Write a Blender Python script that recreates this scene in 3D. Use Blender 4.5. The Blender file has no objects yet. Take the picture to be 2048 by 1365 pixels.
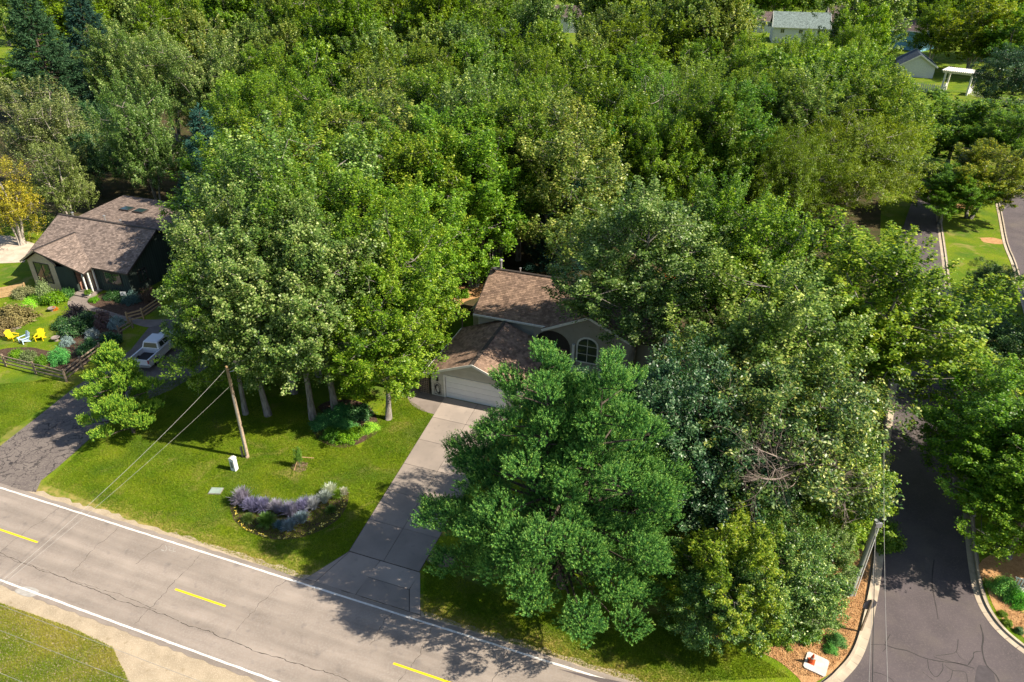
import bpy, math, random
import numpy as np
from math import radians as R, sin, cos, pi
from mathutils import Vector, Matrix

# ------------------------------------------------------------------ camera, sky, sun, exposure
scn = bpy.context.scene
col = scn.collection
F, PITCH, ROLL, CAMH = 1439.6, 0.528446, 0.0067, 36.2      # focal length in px of a 2048 px wide frame
cam_data = bpy.data.cameras.new('camera')
cam = bpy.data.objects.new('camera', cam_data); col.objects.link(cam)
cam.location = (0, 0, CAMH)
cam_data.sensor_width = 36; cam_data.lens = F / 2048 * 36
cam_data.clip_end = 4000; cam_data.clip_start = .5
cam.matrix_world = Matrix.Translation((0, 0, CAMH)) @ Matrix.Rotation(pi/2 - PITCH, 4, 'X') @ Matrix.Rotation(ROLL, 4, 'Z')
scn.camera = cam
SUN_EL, SHADOW_AZ = R(41.5), R(165.5)
sdir = Vector((-cos(SHADOW_AZ)*cos(SUN_EL), -sin(SHADOW_AZ)*cos(SUN_EL), sin(SUN_EL)))   # towards the sun
w = bpy.data.worlds.new('World'); scn.world = w; w.use_nodes = True
nt = w.node_tree; bg = nt.nodes['Background']
sky = nt.nodes.new('ShaderNodeTexSky'); sky.sky_type = 'NISHITA'; sky.sun_disc = False
sky.sun_elevation = SUN_EL; sky.sun_rotation = math.atan2(sdir.x, sdir.y)
nt.links.new(sky.outputs[0], bg.inputs[0]); bg.inputs[1].default_value = .08
ld = bpy.data.lights.new('sun', 'SUN'); ld.energy = 5; ld.angle = R(.5); ld.color = (1, .9, .74)
sun = bpy.data.objects.new('sun', ld); col.objects.link(sun)
sun.rotation_euler = sdir.to_track_quat('Z', 'Y').to_euler()
scn.view_settings.view_transform = 'Standard'; scn.view_settings.look = 'None'
scn.view_settings.exposure = 1.12; scn.view_settings.gamma = 1

# ------------------------------------------------------------------ survey helpers
def ray(px, py):
    u = (px - 1024) / F; v = -(py - 682.5) / F
    c, s = cos(ROLL), sin(ROLL); u, v = u*c - v*s, u*s + v*c
    return np.array([u, cos(PITCH) + v*sin(PITCH), -sin(PITCH) + v*cos(PITCH)])
def at(px, py, z=0.):
    """the place in the world, z metres above the ground, that a surveyed photo point shows"""
    d = ray(px, py); p = d * (CAMH - z) / (-d[2]); return Vector((p[0], p[1], z))
LA = R(-19.52); LC, LS = cos(LA), sin(LA)
def lot(a, b, z=0.):            # coordinates along / across the main road -> world
    return Vector((a*LC - b*LS, a*LS + b*LC, z))
def to_lot(p): return (p[0]*LC + p[1]*LS, -p[0]*LS + p[1]*LC)

# ------------------------------------------------------------------ materials
MATS = {}
def mat(name, base, rough=.8, spec=.3, var=None, scale=4., detail=6., stretch=(1, 1, 1), bump=0., bscale=40., metal=0., attr=False, spots=None):
    if name in MATS: return MATS[name]
    m = bpy.data.materials.new(name); m.use_nodes = True; MATS[name] = m
    n = m.node_tree; N = n.nodes; L = n.links; P = N['Principled BSDF']
    P.inputs['Roughness'].default_value = rough; P.inputs['Specular IOR Level'].default_value = spec
    P.inputs['Metallic'].default_value = metal
    tc = N.new('ShaderNodeTexCoord'); mp = N.new('ShaderNodeMapping'); mp.inputs['Scale'].default_value = stretch
    L.new(tc.outputs['Object'], mp.inputs[0])
    rgb = N.new('ShaderNodeRGB'); rgb.outputs[0].default_value = (*base, 1); out = rgb.outputs[0]
    if var is None: var = tuple(c*.8 for c in base)
    def mixin(fac, cur, colr):
        mx = N.new('ShaderNodeMix'); mx.data_type = 'RGBA'
        L.new(fac, mx.inputs[0]); L.new(cur, mx.inputs[6]); mx.inputs[7].default_value = (*colr, 1); return mx.outputs[2]
    def noise(sc, det, lo, hi, src=None):
        t = N.new('ShaderNodeTexNoise'); t.inputs['Scale'].default_value = sc; t.inputs['Detail'].default_value = det
        L.new(src or mp.outputs[0], t.inputs[0])
        r = N.new('ShaderNodeMapRange'); r.inputs[1].default_value = lo; r.inputs[2].default_value = hi
        L.new(t.outputs[0], r.inputs[0]); return r.outputs[0]
    out = mixin(noise(scale, detail, .35, .65), out, var)
    for sp in (spots or []):        # (colour, scale, lo, hi)
        out = mixin(noise(sp[1], 8, sp[2], sp[3]), out, sp[0])
    if attr:                        # random tone of each piece, stored on its faces
        a = N.new('ShaderNodeAttribute'); a.attribute_name = 'v'
        r = N.new('ShaderNodeMapRange'); r.inputs[3].default_value = .62; r.inputs[4].default_value = 1.3
        L.new(a.outputs['Fac'], r.inputs[0])
        vm = N.new('ShaderNodeVectorMath'); vm.operation = 'SCALE'; L.new(out, vm.inputs[0]); L.new(r.outputs[0], vm.inputs['Scale']); out = vm.outputs[0]
    L.new(out, P.inputs['Base Color'])
    if bump:
        t = N.new('ShaderNodeTexNoise'); t.inputs['Scale'].default_value = bscale; t.inputs['Detail'].default_value = 5
        L.new(tc.outputs['Object'], t.inputs[0])
        b = N.new('ShaderNodeBump'); b.inputs['Strength'].default_value = bump; b.inputs['Distance'].default_value = .05
        L.new(t.outputs[0], b.inputs['Height']); L.new(b.outputs[0], P.inputs['Normal'])
    return m

def leaf_mat(name, dark, mid, pale, gloss=.42, spec=.5, transl=.3, p1=.45, p2=.8):
    m = bpy.data.materials.new(name); m.use_nodes = True; MATS[name] = m
    n = m.node_tree; N = n.nodes; L = n.links; P = N['Principled BSDF']
    P.inputs['Roughness'].default_value = gloss; P.inputs['Specular IOR Level'].default_value = spec
    a = N.new('ShaderNodeAttribute'); a.attribute_name = 'v'
    cr = N.new('ShaderNodeValToRGB'); e = cr.color_ramp.elements
    e[0].position = 0; e[0].color = (*dark, 1); e[1].position = 1; e[1].color = (*pale, 1)
    x = e.new(p1); x.color = (*mid, 1); y = e.new(p2); y.color = tuple([*(np.array(mid)*.6 + np.array(pale)*.4), 1])
    L.new(a.outputs['Fac'], cr.inputs[0])
    oi = N.new('ShaderNodeObjectInfo')
    mx = N.new('ShaderNodeMix'); mx.data_type = 'RGBA'; mx.blend_type = 'MULTIPLY'; mx.inputs[0].default_value = 1
    L.new(cr.outputs[0], mx.inputs[6]); L.new(oi.outputs['Color'], mx.inputs[7])
    L.new(mx.outputs[2], P.inputs['Base Color'])
    tr = N.new('ShaderNodeBsdfTranslucent')
    mt = N.new('ShaderNodeMix'); mt.data_type = 'RGBA'; mt.blend_type = 'MULTIPLY'; mt.inputs[0].default_value = 1
    L.new(mx.outputs[2], mt.inputs[6]); mt.inputs[7].default_value = (1.5, 1.45, .5, 1); L.new(mt.outputs[2], tr.inputs[0])
    ms = N.new('ShaderNodeMixShader'); ms.inputs[0].default_value = transl
    L.new(P.outputs[0], ms.inputs[1]); L.new(tr.outputs[0], ms.inputs[2]); L.new(ms.outputs[0], N['Material Output'].inputs[0])
    return m

leaf_mat('leaf_maple', (.028, .085, .008), (.115, .225, .016), (.36, .46, .08), spec=.3, transl=.36)
leaf_mat('leaf_silver', (.035, .09, .016), (.125, .215, .035), (.46, .52, .2), gloss=.42, spec=.4, transl=.32)
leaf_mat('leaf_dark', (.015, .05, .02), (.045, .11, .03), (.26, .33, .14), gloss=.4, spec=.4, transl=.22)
leaf_mat('leaf_locust', (.05, .09, .008), (.15, .22, .012), (.30, .35, .04), spec=.25, transl=.36)
leaf_mat('leaf_sparse', (.06, .09, .025), (.17, .21, .06), (.42, .43, .2), spec=.3)
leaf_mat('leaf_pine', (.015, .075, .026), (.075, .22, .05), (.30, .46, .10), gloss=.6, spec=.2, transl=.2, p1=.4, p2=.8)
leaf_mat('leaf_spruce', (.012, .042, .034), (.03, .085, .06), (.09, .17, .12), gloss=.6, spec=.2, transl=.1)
leaf_mat('leaf_blade', (.03, .06, .012), (.09, .15, .02), (.2, .24, .06), transl=.3)
leaf_mat('leaf_plain', (.5, .5, .5), (.8, .8, .8), (1, 1, 1), gloss=.6, spec=.3, transl=.2)
BARK = mat('bark', (.27, .245, .215), .95, .1, (.13, .115, .1), 6, 8, (1, 1, .25), .7, 25)
BARKD = mat('bark_dark', (.12, .095, .075), .95, .1, (.06, .05, .04), 6, 8, (1, 1, .25), .6, 25)
BARKW = mat('bark_pale', (.42, .38, .33), .9, .1, (.22, .19, .16), 6, 8, (1, 1, .25), .5, 25)
BARE = mat('bare_twig', (.27, .22, .19), .9, .1, (.17, .13, .11), 5)

# ------------------------------------------------------------------ mesh helpers
class MB:
    def __init__(s): s.v = []; s.f = []; s.a = []
    def face(s, pts, tone=.5):
        k = len(s.v); s.v += [tuple(p) for p in pts]; s.f.append(tuple(range(k, k+len(pts)))); s.a.append(tone); return s
    def raw(s, V, Fc, tone=.5):
        k = len(s.v); s.v += [tuple(p) for p in V]; s.f += [tuple(i+k for i in f) for f in Fc]; s.a += [tone]*len(Fc); return s
    def box(s, x0, x1, y0, y1, z0, z1, tone=.5, M=None):
        V = [Vector((x, y, z)) for z in (z0, z1) for x, y in ((x0, y0), (x1, y0), (x1, y1), (x0, y1))]
        if M is not None: V = [M @ p for p in V]
        return s.raw(V, [(3, 2, 1, 0), (4, 5, 6, 7), (0, 1, 5, 4), (1, 2, 6, 5), (2, 3, 7, 6), (3, 0, 4, 7)], tone)
    def prism(s, poly, h0, h1, axis='z', tone=.5):
        def P(p, h): return {'z': (p[0], p[1], h), 'y': (p[0], h, p[1]), 'x': (h, p[0], p[1])}[axis]
        n = len(poly); V = [P(p, h0) for p in poly] + [P(p, h1) for p in poly]
        return s.raw(V, [tuple(range(n-1, -1, -1)), tuple(range(n, 2*n))] + [(i, (i+1) % n, n+(i+1) % n, n+i) for i in range(n)], tone)
    def tube(s, pts, rad, n=6, tone=.5, cap=True):
        pts = [Vector(p) for p in pts]
        if not hasattr(rad, '__len__'): rad = [rad]*len(pts)
        k = len(s.v); m = len(pts)
        for i, p in enumerate(pts):
            t = (pts[min(i+1, m-1)] - pts[max(i-1, 0)])
            if t.length < 1e-6: t = Vector((0, 0, 1))
            t.normalize(); u = t.cross(Vector((0, 0, 1)) if abs(t.z) < .95 else Vector((1, 0, 0))); u.normalize(); w_ = t.cross(u)
            for j in range(n):
                a = 2*pi*j/n; s.v.append(tuple(p + (u*cos(a) + w_*sin(a))*rad[i]))
        for i in range(m-1):
            for j in range(n):
                s.f.append((k+i*n+j, k+i*n+(j+1) % n, k+(i+1)*n+(j+1) % n, k+(i+1)*n+j)); s.a.append(tone)
        if cap: s.f.append(tuple(k+j for j in range(n))); s.f.append(tuple(k+(m-1)*n+j for j in reversed(range(n)))); s.a += [tone, tone]
        return s
    def lathe(s, prof, n=12, c=(0, 0), tone=.5):
        k = len(s.v); m = len(prof)
        for r, z in prof:
            for j in range(n): s.v.append((c[0]+r*cos(2*pi*j/n), c[1]+r*sin(2*pi*j/n), z))
        for i in range(m-1):
            for j in range(n): s.f.append((k+i*n+j, k+i*n+(j+1) % n, k+(i+1)*n+(j+1) % n, k+(i+1)*n+j)); s.a.append(tone)
        s.f.append(tuple(k+(m-1)*n+j for j in range(n))); s.a.append(tone); s.f.append(tuple(k+j for j in reversed(range(n)))); s.a.append(tone)
        return s
    def mesh(s, name, m, smooth=False, attr=False):
        me = bpy.data.meshes.new(name); me.from_pydata(s.v, [], s.f)
        if attr:
            at_ = me.attributes.new('v', 'FLOAT', 'FACE'); at_.data.foreach_set('value', s.a)
        if smooth: me.polygons.foreach_set('use_smooth', [True]*len(me.polygons))
        me.materials.append(MATS[m] if isinstance(m, str) else m); me.update(); return me
    def build(s, name, m, parent=None, smooth=False, attr=False, kind=None):
        return link(name, s.mesh(name, m, smooth, attr), parent, kind)
def link(name, me, parent=None, kind=None):
    o = bpy.data.objects.new(name, me); col.objects.link(o)
    if parent: o.parent = parent
    if kind: o['kind'] = kind
    return o
def tag(o, label, cat=None, group=None):
    o['label'] = label
    if cat: o['category'] = cat
    if group: o['group'] = group
    return o
def thing(name, label, cat, loc=(0, 0, 0), rz=0, group=None):
    o = bpy.data.objects.new(name, None); col.objects.link(o); o.empty_display_size = .3
    o.location = loc; o.rotation_euler = (0, 0, rz); return tag(o, label, cat, group)
def sheet(name, pts, z, m, parent=None, kind='structure'):
    return MB().face([(p[0], p[1], z) for p in pts]).build(name, m, parent, kind=kind)
def smooth_poly(pts, n=6, closed=False):
    out = []; m = len(pts); rng_ = range(m if closed else m-1)
    for i in rng_:
        p = [Vector(pts[(i+k) % m] if closed else pts[min(max(i+k, 0), m-1)]) for k in (-1, 0, 1, 2)]
        for j in range(n):
            t = j/n
            out.append(.5*((2*p[1]) + (p[2]-p[0])*t + (2*p[0]-5*p[1]+4*p[2]-p[3])*t*t + (3*p[1]-p[0]-3*p[2]+p[3])*t**3))
    if not closed: out.append(Vector(pts[-1]))
    return out
def ribbon(pts, wd, z, rng=None, jit=0.):
    mb = MB(); pts = [Vector((p[0], p[1], 0)) for p in pts]; L_ = []
    for i, p in enumerate(pts):
        t = pts[min(i+1, len(pts)-1)] - pts[max(i-1, 0)]; t.normalize(); nrm = Vector((-t.y, t.x, 0))
        ww = wd*(1 + (rng.uniform(-jit, jit) if rng else 0)); L_.append((p + nrm*ww/2, p - nrm*ww/2))
    for i in range(len(pts)-1):
        a, b = L_[i]; c, d = L_[i+1]; mb.face([(b.x, b.y, z), (d.x, d.y, z), (c.x, c.y, z), (a.x, a.y, z)])
    return mb
def offset(pts, d):
    out = []
    for i, p in enumerate(pts):
        t = Vector(pts[min(i+1, len(pts)-1)]) - Vector(pts[max(i-1, 0)]); t.z = 0; t.normalize(); out.append(Vector((p[0]-t.y*d, p[1]+t.x*d, 0)))
    return out

# ------------------------------------------------------------------ foliage
def unit(a): return a / np.maximum(np.linalg.norm(a, axis=-1, keepdims=True), 1e-9)
def quad_mesh(name, V, nv, v, m):
    n = len(V)//nv; me = bpy.data.meshes.new(name)
    me.vertices.add(len(V)); me.vertices.foreach_set('co', V.astype(np.float32).ravel())
    me.loops.add(len(V)); me.loops.foreach_set('vertex_index', np.arange(len(V), dtype=np.int32))
    me.polygons.add(n); me.polygons.foreach_set('loop_start', np.arange(0, len(V), nv, dtype=np.int32))
    a = me.attributes.new('v', 'FLOAT', 'FACE'); a.data.foreach_set('value', v.astype(np.float32))
    me.materials.append(MATS[m] if isinstance(m, str) else m); me.update(calc_edges=True); return me
def leaves(name, C, out, size, v, m, rng, aspect=.75, flat=.6):
    n = len(C); nrm = unit(out*.5 + np.array([0, 0, flat]) + rng.normal(0, .55, (n, 3)))
    t = unit(np.cross(nrm, rng.normal(0, 1, (n, 3)))); b = np.cross(nrm, t)
    sz = (size*rng.uniform(.65, 1.25, n))[:, None]
    fold = nrm*sz*.12
    V = np.stack([C - t*sz*.5, C + b*sz*aspect*.5 + fold, C + t*sz*.5, C - b*sz*aspect*.5 + fold], 1).reshape(-1, 3)
    return quad_mesh(name, V, 4, v, m)

def gen_broadleaf(key, seed, h=16., r=5., zb=3.5, nclump=60, nshoot=8, nleaf=80, leaf=.2, slen=1.2, srad=.22, up=.7, spread=.75,
                  m='leaf_maple', bark='bark', lobes=.2, tr=.24, fork=.35, aspect=.75, flat=.6, top=1., trunks=1, tip=.25, thick=1.):
    rng = np.random.default_rng(seed); zc = zb + (h-zb)*.45; rzu = h-zc; rzd = zc-zb
    ph = rng.uniform(0, 2*pi, 6)
    def lobe(d):
        az = np.arctan2(d[:, 1], d[:, 0])
        return 1 + lobes*(np.sin(2*az+ph[0]) *.5 + np.sin(3*az+ph[1])*.5 + .5*np.sin(5*az+4*d[:, 2]+ph[2]) + .5*np.sin(6*d[:, 2]+2*az+ph[3]))
    def env(d, rho):
        L_ = lobe(d)*rho; z = d[:, 2]
        return np.stack([r*d[:, 0]*L_, r*d[:, 1]*L_, zc + np.where(z > 0, rzu, rzd)*z*np.minimum(L_, 1.08)], 1)
    i = np.arange(nclump) + .5; zz = 1 - 1.78*i/nclump; az = pi*(1+5**.5)*i
    d = unit(np.stack([np.sqrt(1-zz**2)*np.cos(az), np.sqrt(1-zz**2)*np.sin(az), zz], 1) + rng.normal(0, .14, (nclump, 3)))
    rho = rng.uniform(.66, .98, nclump); inner = rng.random(nclump) < .18; rho[inner] = rng.uniform(.3, .6, inner.sum())
    K = env(d, rho)
    # shoots
    ns = nclump*nshoot; kc = np.repeat(K, nshoot, 0); kd = np.repeat(d, nshoot, 0)
    tipp = kc + rng.normal(0, spread, (ns, 3))*np.array([1, 1, .8])
    sd = unit(kd*[.8, .8, .35] + np.array([0, 0, up]) + rng.normal(0, .28, (ns, 3)))
    sl = slen*rng.uniform(.6, 1.3, ns); st = tipp - sd*sl[:, None]*.7
    # leaves
    n = ns*nleaf; s = rng.random(n)**.85
    C = np.repeat(st, nleaf, 0) + np.repeat(sd*sl[:, None], nleaf, 0)*s[:, None] + rng.normal(0, 1, (n, 3))*(srad*(1.25-.8*s))[:, None]
    ct = np.repeat(np.repeat(rng.normal(0, .09, nclump), nshoot), nleaf)
    v = np.clip(rng.beta(1.15, 1.7, n) + tip*(s-.4) + ct, 0, 1)
    crown = leaves(key+'_crown', C, np.repeat(sd, nleaf, 0), leaf, v, m, rng, aspect, flat)
    # wood
    T = MB(); B = MB(); pyr = random.Random(seed)
    stems = []
    for k in range(trunks):
        off = Vector((0, 0, 0)) if trunks == 1 else Vector((cos(k*2*pi/trunks+seed), sin(k*2*pi/trunks+seed), 0))
        hh = h*.84; pts = []; rad = []
        for q in range(9):
            t = q/8; pts.append(Vector((sin(t*3+seed)*.25 + off.x*(.18+t*r*.35), cos(t*2.6+seed)*.22*t*2 + off.y*(.18+t*r*.35), t*hh - .1*(q == 0))))
            rad.append(tr*(1.35 if q == 0 else 1)*(1-t)**.8*(1 if trunks == 1 else .7) + .03)
        T.tube(pts, rad, 8); stems.append(pts)
    def on(stem, z):
        f = max(0, min(7.99, z/(h*.86)*8)); q = int(f); return stem[q].lerp(stem[q+1], f-q)
    limbs = []
    for k in range(11):
        a = k*2.4 + seed; zf = fork + (.85-fork)*k/11; stem = stems[k % trunks]
        p0 = on(stem, zf*h*.8); el = .55 + .5*zf; L_ = r*(.74 - .42*zf)
        e = p0 + Vector((cos(a)*L_, sin(a)*L_, L_*math.tan(el)*.75)); e.z = min(e.z, h*.86)
        pts = [p0, p0.lerp(e, .3) + Vector((0, 0, -.1*L_)), p0.lerp(e, .65) + Vector((pyr.uniform(-.3, .3), pyr.uniform(-.3, .3), 0)), e]
        B.tube(pts, [tr*.36*thick, tr*.26*thick, tr*.15*thick, .015], 5); limbs += [pts[1], pts[2], pts[1].lerp(pts[2], .5), e]
    for stem in stems: limbs += stem[4:]
    LP = np.array([tuple(p) for p in limbs])
    hub = []
    for k in range(nclump):
        dd = LP - K[k]; cost = np.linalg.norm(dd, axis=1) + np.maximum(dd[:, 2]+.5, 0)*2; j = int(cost.argmin())
        p0 = Vector(LP[j]); p1 = Vector(K[k]) - Vector((0, 0, .4)); mid = p0.lerp(p1, .5) + Vector((pyr.uniform(-.2, .2), pyr.uniform(-.2, .2), -.12))
        B.tube([p0, mid, p1], [.045*thick, .03*thick, .016], 4, cap=False); hub.append(p1)
    for k in range(0, ns, 2):
        p1 = hub[k//nshoot]; B.tube([p1, Vector(st[k]), Vector(st[k]+sd[k]*sl[k]*.8)], [.022, .016, .006], 3, cap=False)
    return dict(h=h, r=r, parts=[('trunk', T.mesh(key+'_trunk', bark, True)), ('branches', B.mesh(key+'_branches', bark, True)), ('crown', crown)])

def gen_conifer(key, seed, leaders, h, r, prof, wsp=.85, per=5, nf=48, nn=26, flen=.42, nlen=.15, nwid=.03, up=.55, droop=.0, endup=.25, smin=.3, fj=.22, plume=0, lv=.2, m='leaf_pine', bark='bark_dark', zb=1.5, tr=.3, fan=.36):
    rng = np.random.default_rng(seed); T = MB(); B = MB(); FP = []; FD = []; FT = []
    for li, (lx, ly, lh) in enumerate(leaders):
        pts = [Vector((lx*min(1, (q/10)**.7*1.25), ly*min(1, (q/10)**.7*1.25), lh*q/10 - .1*(q == 0))) for q in range(11)]
        T.tube(pts, [tr*(1-q/10.4)*(1.2 if q == 0 else 1) for q in range(11)], 7)
        z = zb; a0 = rng.uniform(0, 6)
        while z < lh-.25:
            t = z/lh; q = min(9, int(t*10)); c = pts[q].lerp(pts[q+1], t*10-q); Rr = r*np.interp(t, [p[0] for p in prof], [p[1] for p in prof])
            for k in range(per):
                a = a0 + 2*pi*(k + rng.uniform(-.25, .25))/per; dr = Vector((cos(a), sin(a), 0))
                if len(leaders) > 1 and t < .9:
                    o = Vector((lx, ly, 0)); o = o.normalized() if o.length > .1 else Vector((0, 0, 0))
                    if dr.dot(o) < -.35: continue
                L_ = Rr*rng.uniform(.92-lv, .92+lv)
                if L_ < .3: continue
                bz = lambda s, L_=L_: L_*(up*(1-t*.2)*0 + (.05+.75*t)*s - droop*s + endup*s**3)
                pp = [c + dr*(L_*s) + Vector((0, 0, bz(s))) for s in (0, .3, .6, .85, 1)]
                B.tube(pp, [.05*L_/3+.03, .04*L_/3+.02, .025*L_/3+.012, .018, .008], 4, cap=False)
                n = max(6, int(nf*(L_/r)**1.1*1.25)); side = Vector((-dr.y, dr.x, 0))
                if plume:
                    nk = max(2, int(round(L_*.72))); per_ = max(4, n//nk)
                    for q_ in range(nk):
                        s_ = smin + (1-smin)*(q_+.6)/nk + rng.normal(0, .03); l_ = rng.choice([-1, 1])*rng.uniform(.05, 1)*fan*L_*(1.2-s_); l_ = l_ if q_ < nk-1 else 0
                        cc = c + dr*(L_*s_) + side*l_ + Vector((0, 0, bz(s_))); B.tube([c + dr*(L_*(s_-.15)) + Vector((0, 0, bz(s_-.15))), cc], [.02, .01], 3, cap=False)
                        for _ in range(per_):
                            g = Vector(rng.normal(0, 1, 3)); b = cc + dr*(g.x*plume*1.15) + side*(g.y*plume) + Vector((0, 0, g.z*plume*.32 - .3*(g.x*g.x*.6+g.y*g.y*.6)*plume))
                            fd = Vector((dr.x*(.4+.45*g.x), dr.y*(.4+.45*g.x), up)) + side*(g.y*.4) + Vector(rng.normal(0, fj, 3)); fd.normalize(); FP.append(b); FD.append(fd); FT.append(s_)
                else:
                    ss = rng.uniform(smin, 1.05, n)**.75; lat = rng.normal(0, 1, n)*fan*L_*.42*(1.15-ss*.55)
                    for s_, l_ in zip(ss, lat):
                        b = c + dr*(L_*s_ - abs(l_)*.25) + side*l_ + Vector((0, 0, bz(s_) + rng.normal(0, .10) + abs(l_)*.12))
                        fd = Vector((dr.x*.55, dr.y*.55, up)) + side*(l_*.45) + Vector(rng.normal(0, fj, 3)); fd.normalize()
                        FP.append(b); FD.append(fd); FT.append(s_)
                for s_ in (.45, .62, .78):
                    for sg in (-1, 1):
                        p0 = c + dr*(L_*s_) + Vector((0, 0, bz(s_))); B.tube([p0, p0 + dr*(L_*.22) + side*(sg*L_*.24) + Vector((0, 0, .1))], [.016, .006], 3, cap=False)
            z += wsp*(1.05-.55*t)*rng.uniform(.85, 1.15); a0 += 2.4
        for k in range(14): FP.append(pts[-1] - Vector((0, 0, rng.uniform(0, 1)))); FD.append((Vector(rng.normal(0, .35, 3)) + Vector((0, 0, 1))).normalized()); FT.append(1)
    FP = np.array([tuple(p) for p in FP]); FD = np.array([tuple(p) for p in FD]); FT = np.array(FT); nF = len(FP); n = nF*nn
    fl = np.repeat(flen*rng.uniform(.6, 1.3, nF), nn); D = np.repeat(FD, nn, 0); s = rng.random(n)
    rad = unit(np.cross(D, rng.normal(0, 1, (n, 3)))); nd = unit(D*rng.uniform(.7, 1.4, n)[:, None] + rad)
    C = np.repeat(FP, nn, 0) + D*(fl*s)[:, None]; wv = unit(np.cross(nd, rng.normal(0, 1, (n, 3))))*nwid*.5
    V = np.stack([C - wv, C + wv, C + nd*nlen*rng.uniform(.7, 1.2, n)[:, None]], 1).reshape(-1, 3)
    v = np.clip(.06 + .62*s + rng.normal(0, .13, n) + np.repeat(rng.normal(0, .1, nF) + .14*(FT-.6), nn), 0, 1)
    print(key, 'needles', n)
    return dict(h=h, r=r, parts=[('trunk', T.mesh(key+'_trunk', bark, True)), ('branches', B.mesh(key+'_branches', bark, True)), ('crown', quad_mesh(key+'_crown', V, 3, v, m))])

def gen_pine(key, seed, leaders, h, r, prof, nl=95, nf=120, nn=24, flen=.46, nlen=.15, nwid=.04, lump=1.05, m='leaf_pine', zb=.12, tr=.3, asym=.16):
    """white pine: limbs carrying dense upswept plumes with dark gaps between them"""
    rng = np.random.default_rng(seed); T = MB(); B = MB(); FP = []; FD = []; FT = []
    stems = []
    for lx, ly, lh in leaders:
        pts = [Vector((lx*min(1, (q/10)**.7*1.25), ly*min(1, (q/10)**.7*1.25), lh*q/10 - .1*(q == 0))) for q in range(11)]
        T.tube(pts, [tr*(1-q/10.4)*(1.2 if q == 0 else 1) for q in range(11)], 7); stems.append((pts, lh))
    for k in range(nl + nl//3):
        inner = k >= nl; t = (zb + (1.0-zb)*((k % nl)+.5)/nl) if not inner else rng.uniform(zb, .8)
        t = 1 - (1-t)**.86
        pts, lh = stems[(k//2) % len(stems)] if t > .45 else stems[0]; lh_ = lh if t > .45 else h
        z = min(t*lh_, lh); q = min(9, int(z/lh*10)); c = pts[q].lerp(pts[q+1], z/lh*10-q)
        if t <= .45: c = Vector((c.x*.3, c.y*.3, c.z))
        Rr = r*np.interp(t, [p[0] for p in prof], [p[1] for p in prof]); a = k*2.39996 + rng.normal(0, .25)
        if len(stems) > 1 and t > .45 and Vector((cos(a), sin(a))).dot(Vector((pts[-1].x, pts[-1].y))) < 0: Rr *= .55
        rho = (rng.uniform(.3, .55) if inner else rng.uniform(.72, 1.08))*(1 + asym*sin(3*a+seed) + asym*.6*sin(5*a+2*t*6))
        dr = Vector((cos(a), sin(a), 0)); side = Vector((-dr.y, dr.x, 0)); L_ = Rr*rho
        ls = lump*(.5 + .62*Rr/r)*rng.uniform(.75, 1.2)
        cc = c + dr*max(.1, L_ - ls*.6) + Vector((0, 0, L_*.16))
        B.tube([c - Vector((0, 0, L_*.12)), c + dr*L_*.35 - Vector((0, 0, L_*.02)), c + dr*L_*.7 + Vector((0, 0, L_*.05)), cc], [.03+.014*L_, .02+.011*L_, .035, .015], 5, cap=False)
        n = int(nf*(ls/lump)**1.6*(.6 if inner else 1)); ca, sa = .35, .94
        for _ in range(n):
            u = rng.normal(0, 1, 3); u[2] = abs(u[2])*.9 - .25; u /= np.linalg.norm(u); rr_2 = rng.uniform(.55, 1.02)
            wob = 1 + .22*sin(4*math.atan2(u[1], u[0]) + k) 
            b = cc + dr*(u[0]*ls*1.3*rr_2*wob) + side*(u[1]*ls*.95*rr_2*wob) + Vector((0, 0, u[2]*ls*.62*rr_2 + max(0, u[0])*ls*.25))
            fd = dr*(u[0]*.45+.35) + side*(u[1]*.5) + Vector((0, 0, .75 + .3*max(0, u[2]))) + Vector(rng.normal(0, .1, 3)); fd.normalize()
            FP.append(b); FD.append(fd); FT.append(rr_2)
        for _ in range(5):
            u = rng.normal(0, .6, 3); B.tube([cc - dr*ls*.4, cc + dr*u[0]*ls + side*u[1]*ls + Vector((0, 0, abs(u[2])*.4*ls))], [.018, .006], 3, cap=False)
    for pts, lh in stems:
        for k in range(22): FP.append(pts[-1] + Vector(rng.normal(0, .18, 3)) - Vector((0, 0, rng.uniform(0, .9)))); FD.append((Vector(rng.normal(0, .3, 3)) + Vector((0, 0, 1))).normalized()); FT.append(1)
    FP = np.array([tuple(p) for p in FP]); FD = np.array([tuple(p) for p in FD]); FT = np.array(FT); nF = len(FP); n = nF*nn
    fl = np.repeat(flen*rng.uniform(.6, 1.3, nF), nn); D = np.repeat(FD, nn, 0); s = rng.random(n)**.9
    rad = unit(np.cross(D, rng.normal(0, 1, (n, 3)))); nd = unit(D*rng.uniform(.6, 1.2, n)[:, None] + rad)
    C = np.repeat(FP, nn, 0) + D*(fl*s)[:, None]; wv = unit(np.cross(nd, rng.normal(0, 1, (n, 3))))*nwid*.5
    V = np.stack([C - wv, C + wv, C + nd*(nlen*rng.uniform(.7, 1.2, n)*(1.15-.45*s))[:, None]], 1).reshape(-1, 3)
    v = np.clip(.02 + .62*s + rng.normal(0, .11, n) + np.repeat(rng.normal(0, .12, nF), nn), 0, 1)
    print(key, 'fingers', nF, 'needles', n)
    return dict(h=h, r=r, parts=[('trunk', T.mesh(key+'_trunk', 'bark_dark', True)), ('branches', B.mesh(key+'_branches', 'bark_dark', True)), ('crown', quad_mesh(key+'_crown', V, 3, v, m))])

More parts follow.
